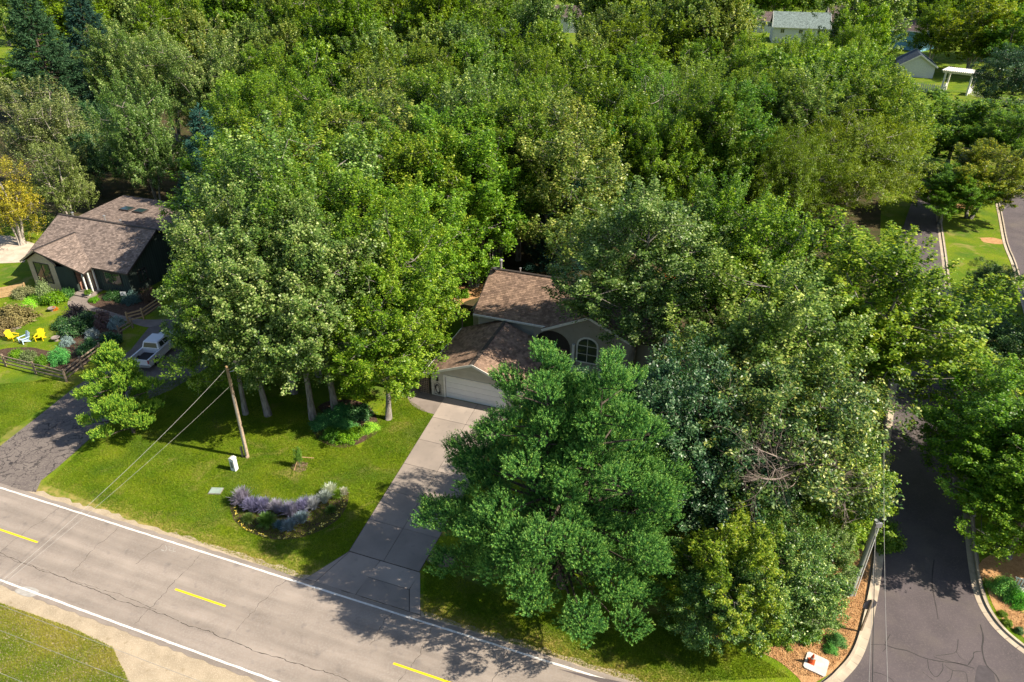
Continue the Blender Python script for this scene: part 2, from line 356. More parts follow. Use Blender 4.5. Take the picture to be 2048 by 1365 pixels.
def gen_shrub(key, seed, m='leaf_maple', n=5200, leaf=.1, lob=.25, up=.4):
    rng = np.random.default_rng(seed); nc = 26; z = rng.uniform(0, 1, nc); a = rng.uniform(0, 2*pi, nc)
    d = np.stack([np.sqrt(1-z*z)*np.cos(a), np.sqrt(1-z*z)*np.sin(a), z], 1); K = d*rng.uniform(.55, .88, nc)[:, None]
    q = n//nc; C = np.repeat(K, q, 0) + rng.normal(0, .13, (nc*q, 3)); C[:, 2] = np.abs(C[:, 2])
    C = np.concatenate([C, rng.normal(0, .33, (n//4, 3))*[1, 1, .7] + [0, 0, .35]]); C[:, 2] = np.maximum(C[:, 2], .02)
    v = np.clip(rng.beta(2, 2.4, len(C)), 0, 1)
    B = MB()
    for k in range(nc): B.tube([(0, 0, 0), tuple(K[k]*.5 + [0, 0, .05]), tuple(K[k])], [.03, .018, .006], 3, cap=False)
    return dict(h=1, r=1, parts=[('foliage', leaves(key+'_leaves', C, unit(C), leaf, v, m, rng)), ('stems', B.mesh(key+'_stems', BARKD, True))])
def gen_clump(key, seed, n=900, m='leaf_blade', wd=.028, spread=.55, pale=.0, curl=.5):
    """a fountain of arching blades"""
    rng = np.random.default_rng(seed); a = rng.uniform(0, 2*pi, n); tilt = np.abs(rng.normal(0, spread, n)); L_ = rng.uniform(.65, 1.05, n)
    d = np.stack([np.cos(a), np.sin(a), 0*a], 1); up = np.array([0, 0, 1.]); b = d*rng.uniform(0, .18, n)[:, None]
    p1 = b + (d*np.sin(tilt*.7)[:, None] + up*np.cos(tilt*.7)[:, None])*(L_*.55)[:, None]
    p2 = p1 + (d*np.sin(tilt*1.5+curl*.3)[:, None] + up*np.cos(tilt*1.5+curl*.3)[:, None])*(L_*.45)[:, None]
    w_ = np.stack([-np.sin(a+rng.normal(0, 1, n)), np.cos(a), 0*a], 1)*wd
    V = np.concatenate([np.stack([b-w_, b+w_, p1+w_*.8, p1-w_*.8], 1), np.stack([p1-w_*.8, p1+w_*.8, p2+w_*.2, p2-w_*.2], 1)]).reshape(-1, 3)
    v = np.concatenate([rng.uniform(.1, .6, n), rng.uniform(.35, 1, n)])
    return dict(h=1, r=1, parts=[('foliage', quad_mesh(key+'_blades', V, 4, v, m))])

PROTO = {}
def plant(kind, name, label, cat, loc, h, r, rz=None, tint=(1, 1, 1), group=None, lean=(0, 0)):
    P = PROTO[kind]; rr = random.Random(label)
    o = thing(name, label, cat, loc, rr.uniform(0, 6.28) if rz is None else rz, group)
    o.scale = (r/P['r'], r/P['r'], h/P['h'])
    if lean != (0, 0): o.rotation_euler[0] = lean[0]; o.rotation_euler[1] = lean[1]
    for nm, me in P['parts']:
        c = link(nm, me, o)
        if nm in ('crown', 'foliage'): c.color = (*tint, 1)
    return o
#@@TREES
PROTO['maple0'] = gen_broadleaf('maple0', 3, 18, 5, 4.6, 72, 9, 112, .18, 1.5, .21, .8, .72, lobes=.2)
PROTO['maple1'] = gen_broadleaf('maple1', 8, 16, 5, 3.2, 72, 9, 112, .18, 1.7, .2, 1.0, .68, lobes=.25, trunks=2)
PROTO['silver0'] = gen_broadleaf('silver0', 12, 18, 5, 4.4, 72, 9, 112, .18, 1.4, .22, .75, .76, 'leaf_silver', lobes=.22)
PROTO['silver1'] = gen_broadleaf('silver1', 15, 16, 5, 2.8, 70, 9, 108, .18, 1.9, .2, 1.1, .72, 'leaf_silver', 'bark', lobes=.25, trunks=3, tr=.2)
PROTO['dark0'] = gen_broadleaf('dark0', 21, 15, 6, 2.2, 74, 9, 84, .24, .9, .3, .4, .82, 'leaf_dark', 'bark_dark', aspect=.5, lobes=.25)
PROTO['locust0'] = gen_broadleaf('locust0', 33, 15, 7, 4.0, 110, 10, 84, .2, 1.8, .26, .25, 1.0, 'leaf_locust', 'bark', lobes=.2, aspect=.5, thick=1.1)
PROTO['sparse0'] = gen_broadleaf('sparse0', 41, 15, 4, 2.6, 54, 9, 55, .18, 2.2, .18, 1.6, .6, 'leaf_sparse', 'bark_pale', lobes=.3, trunks=4, thick=1.3)
PROTO['far0'] = gen_broadleaf('far0', 51, 17, 6, 2.5, 60, 8, 66, .34, 1.4, .3, .9, .9, lobes=.25)
PROTO['far1'] = gen_broadleaf('far1', 57, 17, 6, 2.5, 60, 8, 66, .33, 1.8, .26, 1.2, .85, 'leaf_silver', lobes=.25)
PROTO['far2'] = gen_broadleaf('far2', 63, 17, 6, 2.2, 56, 8, 70, .34, 1.5, .3, .8, .9, 'leaf_locust', 'bark_pale', lobes=.3, trunks=3)
WP = [(0, .6), (.12, .9), (.3, 1), (.5, .74), (.7, .5), (.88, .27), (1, .08)]
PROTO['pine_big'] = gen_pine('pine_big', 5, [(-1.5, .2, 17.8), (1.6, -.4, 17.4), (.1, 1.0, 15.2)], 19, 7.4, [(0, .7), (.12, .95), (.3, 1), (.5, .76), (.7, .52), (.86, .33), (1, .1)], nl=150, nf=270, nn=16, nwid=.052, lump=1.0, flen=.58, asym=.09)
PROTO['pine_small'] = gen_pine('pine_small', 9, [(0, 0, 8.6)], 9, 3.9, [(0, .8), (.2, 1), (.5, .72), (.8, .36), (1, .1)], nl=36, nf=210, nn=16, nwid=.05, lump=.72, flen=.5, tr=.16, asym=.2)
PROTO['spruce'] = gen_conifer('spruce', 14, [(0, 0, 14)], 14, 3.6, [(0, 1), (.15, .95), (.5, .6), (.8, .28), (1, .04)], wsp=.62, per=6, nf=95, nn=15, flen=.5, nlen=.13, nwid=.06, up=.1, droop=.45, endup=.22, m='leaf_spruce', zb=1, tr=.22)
PROTO['shrub'] = gen_shrub('shrub', 2); PROTO['shrub_dark'] = gen_shrub('shrub_dark', 4, 'leaf_dark', 3600, .11)
PROTO['shrub_plain'] = gen_shrub('shrub_plain', 6, 'leaf_plain', 3400, .1); PROTO['shrub_fine'] = gen_shrub('shrub_fine', 7, 'leaf_pine', 6000, .07)
PROTO['clump'] = gen_clump('clump', 3); PROTO['clump_plain'] = gen_clump('clump_plain', 5, 800, 'leaf_plain', .02, .33, curl=.05)
#@@GROUND
rnd = random.Random(7)
# ------------------------------------------------------------------ ground materials
def lawn_mat():
    m = bpy.data.materials.new('lawn'); m.use_nodes = True; MATS['lawn'] = m
    N = m.node_tree.nodes; L = m.node_tree.links; P = N['Principled BSDF']; P.inputs['Roughness'].default_value = .9; P.inputs['Specular IOR Level'].default_value = .12
    tc = N.new('ShaderNodeTexCoord'); O = tc.outputs['Object']
    def noise(sc, det=6, src=O, dist=0):
        t = N.new('ShaderNodeTexNoise'); t.inputs['Scale'].default_value = sc; t.inputs['Detail'].default_value = det; t.inputs['Distortion'].default_value = dist; L.new(src, t.inputs[0]); return t.outputs[0]
    def mr(s, a, b, c=0, d=1):
        r = N.new('ShaderNodeMapRange'); L.new(s, r.inputs[0]); r.inputs[1].default_value = a; r.inputs[2].default_value = b; r.inputs[3].default_value = c; r.inputs[4].default_value = d; return r.outputs[0]
    def mix(f, A, B_):
        x = N.new('ShaderNodeMix'); x.data_type = 'RGBA'; L.new(f, x.inputs[0])
        for i, q in ((6, A), (7, B_)):
            if isinstance(q, tuple): x.inputs[i].default_value = (*q, 1)
            else: L.new(q, x.inputs[i])
        return x.outputs[2]
    def mth(op, a, b=None):
        x = N.new('ShaderNodeMath'); x.operation = op
        for i, q in ((0, a), (1, b)):
            if q is None: continue
            if isinstance(q, (int, float)): x.inputs[i].default_value = q
            else: L.new(q, x.inputs[i])
        return x.outputs[0]
    c = mix(mr(noise(.35), .35, .65), (.085, .16, .004), (.165, .215, .006))
    c = mix(mr(noise(1.6, 8), .5, .72, 0, .7), c, (.19, .19, .03))
    c = mix(mr(noise(7, 8, dist=.6), .42, .75, 0, .75), c, (.045, .085, .006))
    c = mix(mr(noise(.42, 7, dist=.8), .56, .7, 0, .8), c, (.27, .22, .07)); c = mix(mr(noise(.21, 4), .5, .62, 0, .6), c, (.05, .11, .012))
    dot = N.new('ShaderNodeVectorMath'); dot.operation = 'DOT_PRODUCT'; L.new(O, dot.inputs[0]); dot.inputs[1].default_value = (-LS, LC, 0)
    b = mth('ADD', dot.outputs['Value'], mr(noise(.9, 8), .3, .7, -.6, .6))
    far = mr(b, 26.1, 27.4, 1, 0); near = mr(b, 16.2, 17.6, 0, 1)
    fr = mth('MINIMUM', far, near); fr = mth('MULTIPLY', fr, mr(noise(3, 8), .3, .6))
    c = mix(fr, c, (.30, .24, .07))
    nb = mth('MULTIPLY', mr(b, 14.2, 16.6, 0, 1), mr(b, 18, 20, 1, 0)); nb = mth('MULTIPLY', nb, mr(noise(1.2, 8), .3, .55, .3, 1))
    c = mix(nb, c, (.17, .12, .04))
    L.new(c, P.inputs['Base Color'])
    bp = N.new('ShaderNodeBump'); bp.inputs['Strength'].default_value = .9; bp.inputs['Distance'].default_value = .08; L.new(noise(14, 6), bp.inputs['Height']); L.new(bp.outputs[0], P.inputs['Normal'])
lawn_mat()
mat('road', (.29, .243, .205), .88, .25, (.245, .205, .173), .7, 8, (1, 1, 1), .5, 60, spots=[((.30, .265, .235), 9, .45, .8), ((.16, .14, .13), 1.6, .6, .85)])
_m = MATS['road']; _N = _m.node_tree.nodes; _L = _m.node_tree.links; _P = _N['Principled BSDF']; _src = _P.inputs['Base Color'].links[0].from_socket
_tc = _N.new('ShaderNodeTexCoord'); _db = _N.new('ShaderNodeVectorMath'); _db.operation = 'DOT_PRODUCT'; _db.inputs[1].default_value = (-LS, LC, 0); _L.new(_tc.outputs['Object'], _db.inputs[0])
_da = _N.new('ShaderNodeVectorMath'); _da.operation = 'DOT_PRODUCT'; _da.inputs[1].default_value = (LC*.07, LS*.07, 0); _L.new(_tc.outputs['Object'], _da.inputs[0])
_cb = _N.new('ShaderNodeCombineXYZ'); _L.new(_da.outputs['Value'], _cb.inputs[0]); _L.new(_db.outputs['Value'], _cb.inputs[1])
_nz = _N.new('ShaderNodeTexNoise'); _nz.inputs['Scale'].default_value = 1.5; _nz.inputs['Detail'].default_value = 7; _L.new(_cb.outputs[0], _nz.inputs[0])
_sn = _N.new('ShaderNodeMath'); _sn.operation = 'SINE'; _ml = _N.new('ShaderNodeMath'); _ml.operation = 'MULTIPLY'; _ml.inputs[1].default_value = 2*pi/1.6; _L.new(_db.outputs['Value'], _ml.inputs[0]); _L.new(_ml.outputs[0], _sn.inputs[0])
_ad = _N.new('ShaderNodeMath'); _ad.operation = 'MULTIPLY_ADD'; _L.new(_sn.outputs[0], _ad.inputs[0]); _ad.inputs[1].default_value = .05; _L.new(_nz.outputs[0], _ad.inputs[2])
_mr = _N.new('ShaderNodeMapRange'); _mr.inputs[1].default_value = .3; _mr.inputs[2].default_value = .7; _mr.inputs[3].default_value = .78; _mr.inputs[4].default_value = 1.12; _L.new(_ad.outputs[0], _mr.inputs[0])
_vm = _N.new('ShaderNodeVectorMath'); _vm.operation = 'SCALE'; _L.new(_src, _vm.inputs[0]); _L.new(_mr.outputs[0], _vm.inputs['Scale']); _L.new(_vm.outputs[0], _P.inputs['Base Color'])
mat('asphalt', (.098, .08, .084), .8, .3, (.075, .062, .066), .5, 8, (1, 1, 1), .5, 60, spots=[((.14, .115, .11), 12, .5, .85), ((.12, .10, .09), .35, .5, .75)])
mat('asphalt_old', (.15, .128, .118), .85, .25, (.105, .09, .085), .6, 8, (1, 1, 1), .5, 50, spots=[((.2, .17, .155), 7, .5, .8)])
mat('gravel', (.42, .34, .24), .95, .1, (.32, .26, .18), 1.1, 9, (1, 1, 1), .8, 35, spots=[((.5, .42, .32), 15, .5, .75), ((.22, .17, .09), 2.5, .62, .8)])
mat('concrete', (.33, .275, .235), .85, .25, (.26, .22, .19), .5, 8, (1, 1, 1), .25, 40, attr=True, spots=[((.21, .18, .16), 2.2, .58, .85)])
mat('concrete_dark', (.24, .20, .175), .9, .2, (.18, .15, .13), .8, 8, bump=.3)
mat('kerb', (.46, .385, .29), .85, .2, (.36, .3, .23), 1.5, 8, (1, 1, 1), .3, 30, attr=True)
mat('mulch', (.46, .27, .125), .95, .1, (.32, .17, .075), 3, 9, (1, 1, 1), 1., 18, spots=[((.52, .31, .15), 12, .5, .7), ((.14, .07, .035), 8, .58, .8)])
mat('soil', (.10, .065, .045), .95, .1, (.05, .032, .024), 4, 8, (1, 1, 1), .9, 20, spots=[((.2, .13, .09), 9, .6, .8)])
mat('litter', (.075, .055, .03), .95, .1, (.04, .045, .015), .6, 9, (1, 1, 1), .8, 14, spots=[((.15, .10, .055), 3, .6, .8)])
mat('paint_white', (.72, .70, .66), .7, .3, (.58, .55, .5), 3, 8, bump=.2, spots=[((.34, .3, .27), 7, .62, .78)])
mat('paint_yellow', (.78, .55, .01), .7, .3, (.7, .48, .01), 3, 8, spots=[((.45, .35, .1), 9, .68, .85)])
mat('tar', (.035, .03, .03), .6, .4); mat('crack', (.07, .058, .05), .9, .1)
mat('chip', (.5, .3, .14), .9, .1, (.34, .17, .07), 3, attr=True)

G = MB(); G.face([(-1500, -300, 0), (1500, -300, 0), (1500, 2500, 0), (-1500, 2500, 0)]); G.build('lawn_ground', 'lawn', kind='structure')
def PX(*p, z=0): return [at(q[0], q[1], z) for q in p]
# wood floor behind the houses
sheet('wood_floor', [lot(-150, 63), lot(-78, 70), lot(-60, 70), lot(-60, 57), lot(-33, 57), lot(-24, 64), lot(0, 62), lot(4, 50), lot(7, 50), lot(13, 62), lot(20, 150), lot(-40, 230), lot(-190, 200)], .004, 'litter')
# ------------------------------------------------------------------ main road
def road_edge(b, amp, seed, a0=-260, a1=260):
    r = random.Random(seed); out = []; a = a0
    while a < a1: out.append(lot(a, b + r.uniform(-amp, amp))); a += .5 if -70 < a < 10 else 8
    return out
top = road_edge(25.62, .05, 1); bot = road_edge(18.66, .07, 2)
sheet('main_road', bot + top[::-1], .024, 'road')
mr_ = bpy.data.objects['main_road']
sh_t = road_edge(26.0, .16, 3); sheet('road_shoulder', [lot(-260, 25), lot(260, 25)] + sh_t[::-1], .010, 'gravel')
r5 = random.Random(5); near_pts = []
gl = [(-60, 18.1), (-52, 18.1), (-47, 17.9), (-44, 17.4), (-41.5, 16.9), (-39.5, 16.6), (-38, 15.9), (-36.8, 14.6), (-36.2, 13), (-36, 9), (-14, 9), (-13, 15), (-9, 17.4), (0, 18)]
for p, q in zip(gl, gl[1:]):
    for k in range(10):
        t = k/10; near_pts.append(lot(p[0]+(q[0]-p[0])*t + r5.uniform(-.12, .12), p[1]+(q[1]-p[1])*t + r5.uniform(-.14, .14)))
sheet('gravel_shoulder', [lot(0, 18.9)] + [lot(-60, 18.9)] + near_pts, .008, 'gravel')
a_d = to_lot(at(350, 1180))[0]
for k, b in enumerate((25.26, 18.98)):
    r = random.Random(k+20); pts = [lot(-110 + i*.45, b + r.uniform(-.012, .012)) for i in range(330)]
    ribbon(pts, .125, .028, r, .12).build('edge_line', 'paint_white', mr_)
for k in range(-5, 6):
    a0 = a_d + k*15.24; ribbon([lot(a0 + i*.38, 22.17) for i in range(11)], .13, .028, rnd, .05).build('centre_dash', 'paint_yellow', mr_)
def crackline(a0, a1, b, amp, wd, seed, parent, z=.0275, drift=0, m='crack'):
    r = random.Random(seed); pts = []; a = a0; off = 0
    while a < a1:
        off += r.uniform(-amp, amp); off *= .96; pts.append(lot(a, b + off + drift*(a-a0))); a += r.uniform(.08, .3)
    ribbon(pts, wd, z, r, .6).build('crack', m, parent)
crackline(-50, -28, 20.6, .06, .03, 31, mr_); crackline(-28, -8, 20.35, .06, .035, 32, mr_); crackline(-44, -30, 20.45, .05, .02, 35, mr_)
for k, a in enumerate((-43, -37.5, -33.4, -30.6, -24, -16.5, -13.8, -9)):
    r = random.Random(40+k); b = 25.2; pts = []; aa = a
    while b > 19.1 + (k % 3)*1.8: pts.append(lot(aa, b)); b -= r.uniform(.1, .28); aa += r.uniform(-.11, .1)
    ribbon(pts, .02, .0275, r, .6).build('crack', 'crack', mr_)
# pale scuffed survey mark on the far lane, patch by the near line, as faint paint on the road
def strokes(name, px_lists, wd, z, m, parent):
    for P_ in px_lists: ribbon(PX(*P_), wd, z).build(name, m, parent)
mat('paint_faint', (.36, .34, .31), .9, .1)
strokes('survey_mark', [[(331, 1092), (334, 1098), (331, 1103)], [(329, 1103), (323, 1102)], [(337, 1094), (343, 1095), (338, 1101), (344, 1103)], [(346, 1096), (349, 1099), (352, 1096)], [(348, 1099), (346, 1104), (352, 1104)], [(322, 1100), (328, 1102)]], .045, .0285, 'paint_faint', mr_)
pp = smooth_poly(PX((30, 1182), (52, 1174), (76, 1180), (76, 1189), (60, 1195), (40, 1190)), 4, True); sheet('pale_patch', pp, .0262, 'paint_faint', mr_, None)

# ------------------------------------------------------------------ concrete driveway, slab by slab
dr = sheet('driveway', [lot(-22.95, 47.2), lot(-21.55, 28.6), lot(-22.95, 25.62), lot(-14.8, 25.62), lot(-16.35, 28.6), lot(-16.7, 47.2)], .016, 'crack')
rows = [28.64, 31.7, 34.8, 37.9, 41.0, 44.1, 47.15]
Lf = lambda b: -21.52 - (b-28.6)*.077; Rf = lambda b: -16.38 - (b-28.6)*.018; Mf = lambda b: (Lf(b)+Rf(b))/2
def slab(c4, parent=dr, z=.045, m='concrete', name='slab'):
    c = [lot(*q) if not isinstance(q, Vector) else q for q in c4]
    return MB().prism([(q.x, q.y) for q in c], .012, z + rnd.uniform(-.004, .004), tone=rnd.uniform(.3, .7)).build(name, m, parent, attr=True)
g_ = .016
for i in range(6):
    b0, b1 = rows[i]+g_, rows[i+1]-g_
    slab([(Lf(b0)+.02, b0), (Mf(b0)-g_, b0), (Mf(b1)-g_, b1), (Lf(b1)+.02, b1)]); slab([(Mf(b0)+g_, b0), (Rf(b0), b0), (Rf(b1), b1), (Mf(b1)+g_, b1)])
for q in ([(-21.5, 28.58), (-22.9, 25.66), (-22.2, 25.66), (-21.48, 28.58)], [(-21.44, 28.58), (-22.16, 25.66), (-19.3, 25.66), (-19.2, 28.58)], [(-19.16, 28.58), (-19.26, 27.15), (-16.35, 27.15), (-16.3, 28.58)], [(-19.26, 27.11), (-19.26, 25.66), (-15.6, 25.66), (-16.35, 27.11)], [(-16.32, 28.56), (-16.3, 27.15), (-15.55, 25.66), (-14.85, 25.66), (-16.28, 28.56)]):
    slab(q, z=.04)
wk = smooth_poly([tuple(p) for p in PX((905, 835), (868, 829), (833, 817), (817, 800), (818, 782), (828, 768), (845, 757))], 5)
sheet('garden_path', wk + [lot(-24.3, 49.5), lot(-24.1, 47.2), lot(-22.9, 47.1)], .02, 'concrete_dark')
# ------------------------------------------------------------------ neighbour's driveway (old asphalt with crack sealing)
nd_px = [(-160, 1000), (-80, 945), (0, 893), (60, 846), (112, 805), (150, 775), (200, 742), (262, 700), (310, 640), (420, 635), (440, 720), (340, 782), (262, 812), (208, 852), (150, 905), (110, 940), (82, 962), (72, 985), (-20, 975)]
m = mat('asphalt_cracked', (.165, .14, .125), .85, .25, (.12, .10, .092), .6, 8, (1, 1, 1), .5, 50, spots=[((.22, .19, .165), 7, .5, .8)])
N = m.node_tree.nodes; Lk = m.node_tree.links; P = N['Principled BSDF']
tc = N.new('ShaderNodeTexCoord'); nz = N.new('ShaderNodeTexNoise'); nz.inputs['Scale'].default_value = 1.3; nz.inputs['Detail'].default_value = 4
av = N.new('ShaderNodeVectorMath'); av.operation = 'MULTIPLY_ADD'; Lk.new(tc.outputs['Object'], nz.inputs[0]); Lk.new(nz.outputs['Color'], av.inputs[0]); av.inputs[1].default_value = (1.9, 1.9, 0); Lk.new(tc.outputs['Object'], av.inputs[2])
vo = N.new('ShaderNodeTexVoronoi'); vo.feature = 'DISTANCE_TO_EDGE'; vo.inputs['Scale'].default_value = 1.25; Lk.new(av.outputs[0], vo.inputs[0])
r_ = N.new('ShaderNodeMapRange'); r_.inputs[1].default_value = .028; r_.inputs[2].default_value = .05; r_.inputs[3].default_value = 1; r_.inputs[4].default_value = 0; Lk.new(vo.outputs[0], r_.inputs[0])
dt = N.new('ShaderNodeVectorMath'); dt.operation = 'DOT_PRODUCT'; dt.inputs[1].default_value = (-LS, LC, 0); Lk.new(tc.outputs['Object'], dt.inputs[0])
r2 = N.new('ShaderNodeMapRange'); r2.inputs[1].default_value = 32.5; r2.inputs[2].default_value = 34.5; r2.inputs[3].default_value = 1; r2.inputs[4].default_value = 0; Lk.new(dt.outputs['Value'], r2.inputs[0])
nq = N.new('ShaderNodeTexNoise'); nq.inputs['Scale'].default_value = .8; nq.inputs['Detail'].default_value = 5; Lk.new(tc.outputs['Object'], nq.inputs[0])
rq = N.new('ShaderNodeMapRange'); rq.inputs[1].default_value = .3; rq.inputs[2].default_value = .7; rq.inputs[3].default_value = .015; rq.inputs[4].default_value = .075; Lk.new(nq.outputs[0], rq.inputs[0]); Lk.new(rq.outputs[0], r_.inputs[2]); r_.inputs[1].default_value = .004
mm = N.new('ShaderNodeMath'); mm.operation = 'MULTIPLY'; Lk.new(r_.outputs[0], mm.inputs[0]); Lk.new(r2.outputs[0], mm.inputs[1])
mx = N.new('ShaderNodeMix'); mx.data_type = 'RGBA'; Lk.new(mm.outputs[0], mx.inputs[0]); Lk.new(P.inputs['Base Color'].links[0].from_socket, mx.inputs[6]); mx.inputs[7].default_value = (.035, .03, .03, 1); Lk.new(mx.outputs[2], P.inputs['Base Color'])
sheet('asphalt_driveway', PX(*nd_px), .014, 'asphalt_cracked')
nds = bpy.data.objects['asphalt_driveway']
for pl in ([(150, 830), (170, 815), (196, 800), (215, 792)], [(120, 850), (150, 838), (190, 830), (225, 812)], [(175, 775), (150, 800), (120, 815)]): ribbon(smooth_poly([tuple(p) for p in PX(*pl)], 5), .06, .018).build('crack_seal', 'tar', nds)
sheet('rear_patio', PX((-60, 470), (20, 472), (70, 488), (62, 505), (48, 525), (-60, 530)), .012, mat('patio', (.52, .44, .35), .9, .2, (.4, .33, .26), 1, bump=.3))
# ------------------------------------------------------------------ side road with kerbs
east = [tuple(p) for p in PX((1850, 330), (1872, 400), (1885, 482), (1896, 567), (1915, 740), (1932, 920), (1940, 1040), (1950, 1130), (1962, 1190), (1984, 1235), (2020, 1275), (2080, 1318), (2180, 1370))]
west = [tuple(p) for p in PX((1790, 500), (1797, 600), (1793, 690), (1780, 800), (1770, 880), (1758, 1060), (1748, 1150), (1736, 1215), (1722, 1275), (1705, 1315), (1680, 1345), (1650, 1372), (1560, 1430))]
east = smooth_poly(east, 5); west = smooth_poly(west, 5)
rr_ = random.Random(77)
sr = sheet('side_road', [tuple(p) for p in west] + [tuple(lot(-6, 25.0)), tuple(lot(45, 25.0))] + [tuple(p) for p in east[::-1]], .030, 'asphalt')
def kerb(name, line, sgn):
    """gutter pan and upright kerb, in cast lengths"""
    base = ribbon(offset(line, sgn*.12), .34, .006).build(name, 'concrete_dark', kind='structure')
    i = 0; n = 0
    while i < len(line)-1:
        j = min(i+2, len(line)-1); seg = line[i:j+1]
        for nm, d0, d1, z1 in (('gutter_pan', -.42, .0, .042), ('kerbstone', 0.0, .15, .15)):
            A = offset(seg, sgn*d0); B_ = offset(seg, sgn*d1); mb = MB(); tone = rr_.uniform(.35, .7)
            for q in range(len(seg)-1):
                a, b = A[q], A[q+1]; c, d = B_[q+1], B_[q]; sh = (b-a)*(.012 if q == 0 else 0)
                V = [(p.x, p.y, z) for z in (.004, z1) for p in (a+sh, b, c, d+sh)]
                mb.raw(V, [(0, 1, 2, 3), (4, 7, 6, 5), (0, 4, 5, 1), (1, 5, 6, 2), (2, 6, 7, 3), (3, 7, 4, 0)], tone)
            mb.build(nm, 'kerb', base, attr=True)
        i = j
kerb('kerb_east', east, 1 if to_lot(offset(east, 1)[20])[0] > to_lot(east[20])[0] else -1)
kerb('kerb_west', west, -1 if to_lot(offset(west, 1)[20])[0] > to_lot(west[20])[0] else 1)
for pl, wd in (([(1868, 1120), (1864, 1160), (1867, 1190), (1872, 1215)], .05), ([(1872, 1215), (1876, 1240)], .03), ([(1768, 1290), (1790, 1298), (1815, 1303), (1845, 1316), (1880, 1324), (1915, 1328), (1948, 1338)], .055), ([(1770, 1288), (1780, 1270)], .04), ([(1765, 1305), (1772, 1292), (1740, 1290)], .03),
    ([(1960, 1250), (1966, 1275), (1964, 1300), (1972, 1330), (1992, 1352), (2000, 1370)], .07), ([(1855, 1320), (1858, 1340), (1872, 1355), (1885, 1340), (1884, 1328)], .04), ([(1872, 1312), (1895, 1310), (1912, 1304), (1916, 1280)], .035), ([(1868, 1315), (1890, 1322), (1935, 1332)], .035), ([(1935, 1332), (1946, 1316), (1948, 1306), (1962, 1304)], .05),
    ([(1890, 1332), (1905, 1342), (1930, 1346), (1935, 1370)], .035), ([(1745, 1345), (1765, 1350), (1785, 1362), (1792, 1380)], .04), ([(1905, 1342), (1900, 1360), (1885, 1370)], .03), ([(1845, 1345), (1866, 1362)], .03), ([(1912, 1304), (1920, 1316), (1930, 1322)], .03)):
    ribbon(smooth_poly([tuple(p) for p in PX(*pl)], 5), wd, .034, rr_, .3).build('crack_seal', 'tar', sr)
sheet('asphalt_patch', smooth_poly([tuple(p) for p in PX((1953, 1338), (1965, 1332), (1980, 1338), (1988, 1352), (1994, 1400), (1950, 1400))], 3, True), .0325, mat('asphalt_new', (.065, .055, .06), .8, .3), sr, None)
e2 = [tuple(p) for p in PX((1990, 380), (2002, 430), (2013, 487), (2030, 530), (2046, 590), (2062, 650), (2080, 720))]
sheet('far_side_road', e2 + [tuple(p) for p in PX((2240, 720), (2160, 500), (2110, 360))], .030, 'asphalt')
kerb('kerb_far', smooth_poly(e2, 3), 1)
# ------------------------------------------------------------------ planting beds
sheet('mulch_bed_corner', smooth_poly([tuple(p) for p in PX((1742, 1090), (1738, 1150), (1728, 1212), (1714, 1270), (1698, 1309), (1672, 1339), (1640, 1360), (1612, 1372), (1592, 1352), (1560, 1325), (1520, 1305), (1480, 1290), (1420, 1270), (1440, 1180), (1560, 1080), (1690, 1040))], 5, True), .012, 'mulch')
sheet('mulch_bed_east', smooth_poly([tuple(p) for p in PX((1965, 1120), (1975, 1180), (1995, 1226), (2030, 1262), (2090, 1300), (2200, 1330), (2240, 1150), (2100, 1080))], 5, True), .012, 'mulch')
sheet('mulch_bed_house', smooth_poly([tuple(p) for p in PX((893, 585), (925, 572), (965, 570), (968, 590), (930, 604), (905, 625), (885, 640), (878, 610))], 4, True), .010, 'mulch')
sheet('planting_bed_island', smooth_poly([tuple(p) for p in PX((628, 868), (650, 888), (690, 896), (730, 882), (758, 858), (740, 815), (700, 800), (650, 805), (625, 830))], 5, True), .012, 'soil')
sheet('planting_bed_crescent', smooth_poly([tuple(p) for p in PX((462, 1000), (465, 1035), (490, 1060), (540, 1078), (590, 1078), (640, 1062), (680, 1035), (697, 1000), (690, 980), (640, 990), (590, 1008), (530, 1008), (490, 985))], 5, True), .012, 'soil')
sheet('front_garden_bed', smooth_poly([tuple(p) for p in PX((182, 600), (178, 612), (215, 622), (262, 640), (310, 620), (316, 590), (262, 585), (215, 585))], 4, True), .012, 'soil')
sheet('side_garden_bed', smooth_poly([tuple(p) for p in PX((140, 650), (200, 640), (240, 650), (240, 690), (190, 715), (140, 745), (60, 720), (10, 720), (0, 700), (60, 695), (110, 700))], 4, True), .012, 'soil')
sheet('entry_path', smooth_poly([tuple(p) for p in PX((160, 585), (140, 597), (136, 612), (152, 622), (178, 622), (210, 630), (258, 645), (300, 655), (340, 640), (300, 640), (262, 636), (215, 622), (182, 611), (176, 602), (196, 588), (185, 575))], 4, True), .018, 'concrete_dark')
for q in [(600, 934, .62)]: 
    c = at(q[0], q[1]); sheet('mulch_ring', [c + Vector((cos(a/18*2*pi)*q[2]*rnd.uniform(.9, 1.1), sin(a/18*2*pi)*q[2]*rnd.uniform(.9, 1.1), 0)) for a in range(18)], .012, mat('chips_pale', (.3, .2, .14), .95, .1, (.16, .1, .07), 9, bump=1))
c = at(880, 1118); sheet('bare_soil_patch', [c + lot(cos(a/16*2*pi)*rnd.uniform(.95, 1.3), sin(a/16*2*pi)*rnd.uniform(.5, .8)) for a in range(16)], .006, mat('dry_dirt', (.22, .17, .125), .95, .1, (.13, .12, .06), 3, bump=.6))
for q, rx, ry in (((1985, 482), 1.6, 1.2), ((1925, 412), 1.7, 1.5)):
    c = at(*q); sheet('bare_soil_patch', [c + Vector((cos(a/14*2*pi)*rnd.uniform(.8, 1.15)*rx, sin(a/14*2*pi)*rnd.uniform(.8, 1.15)*ry, 0)) for a in range(14)], .006, 'mulch')
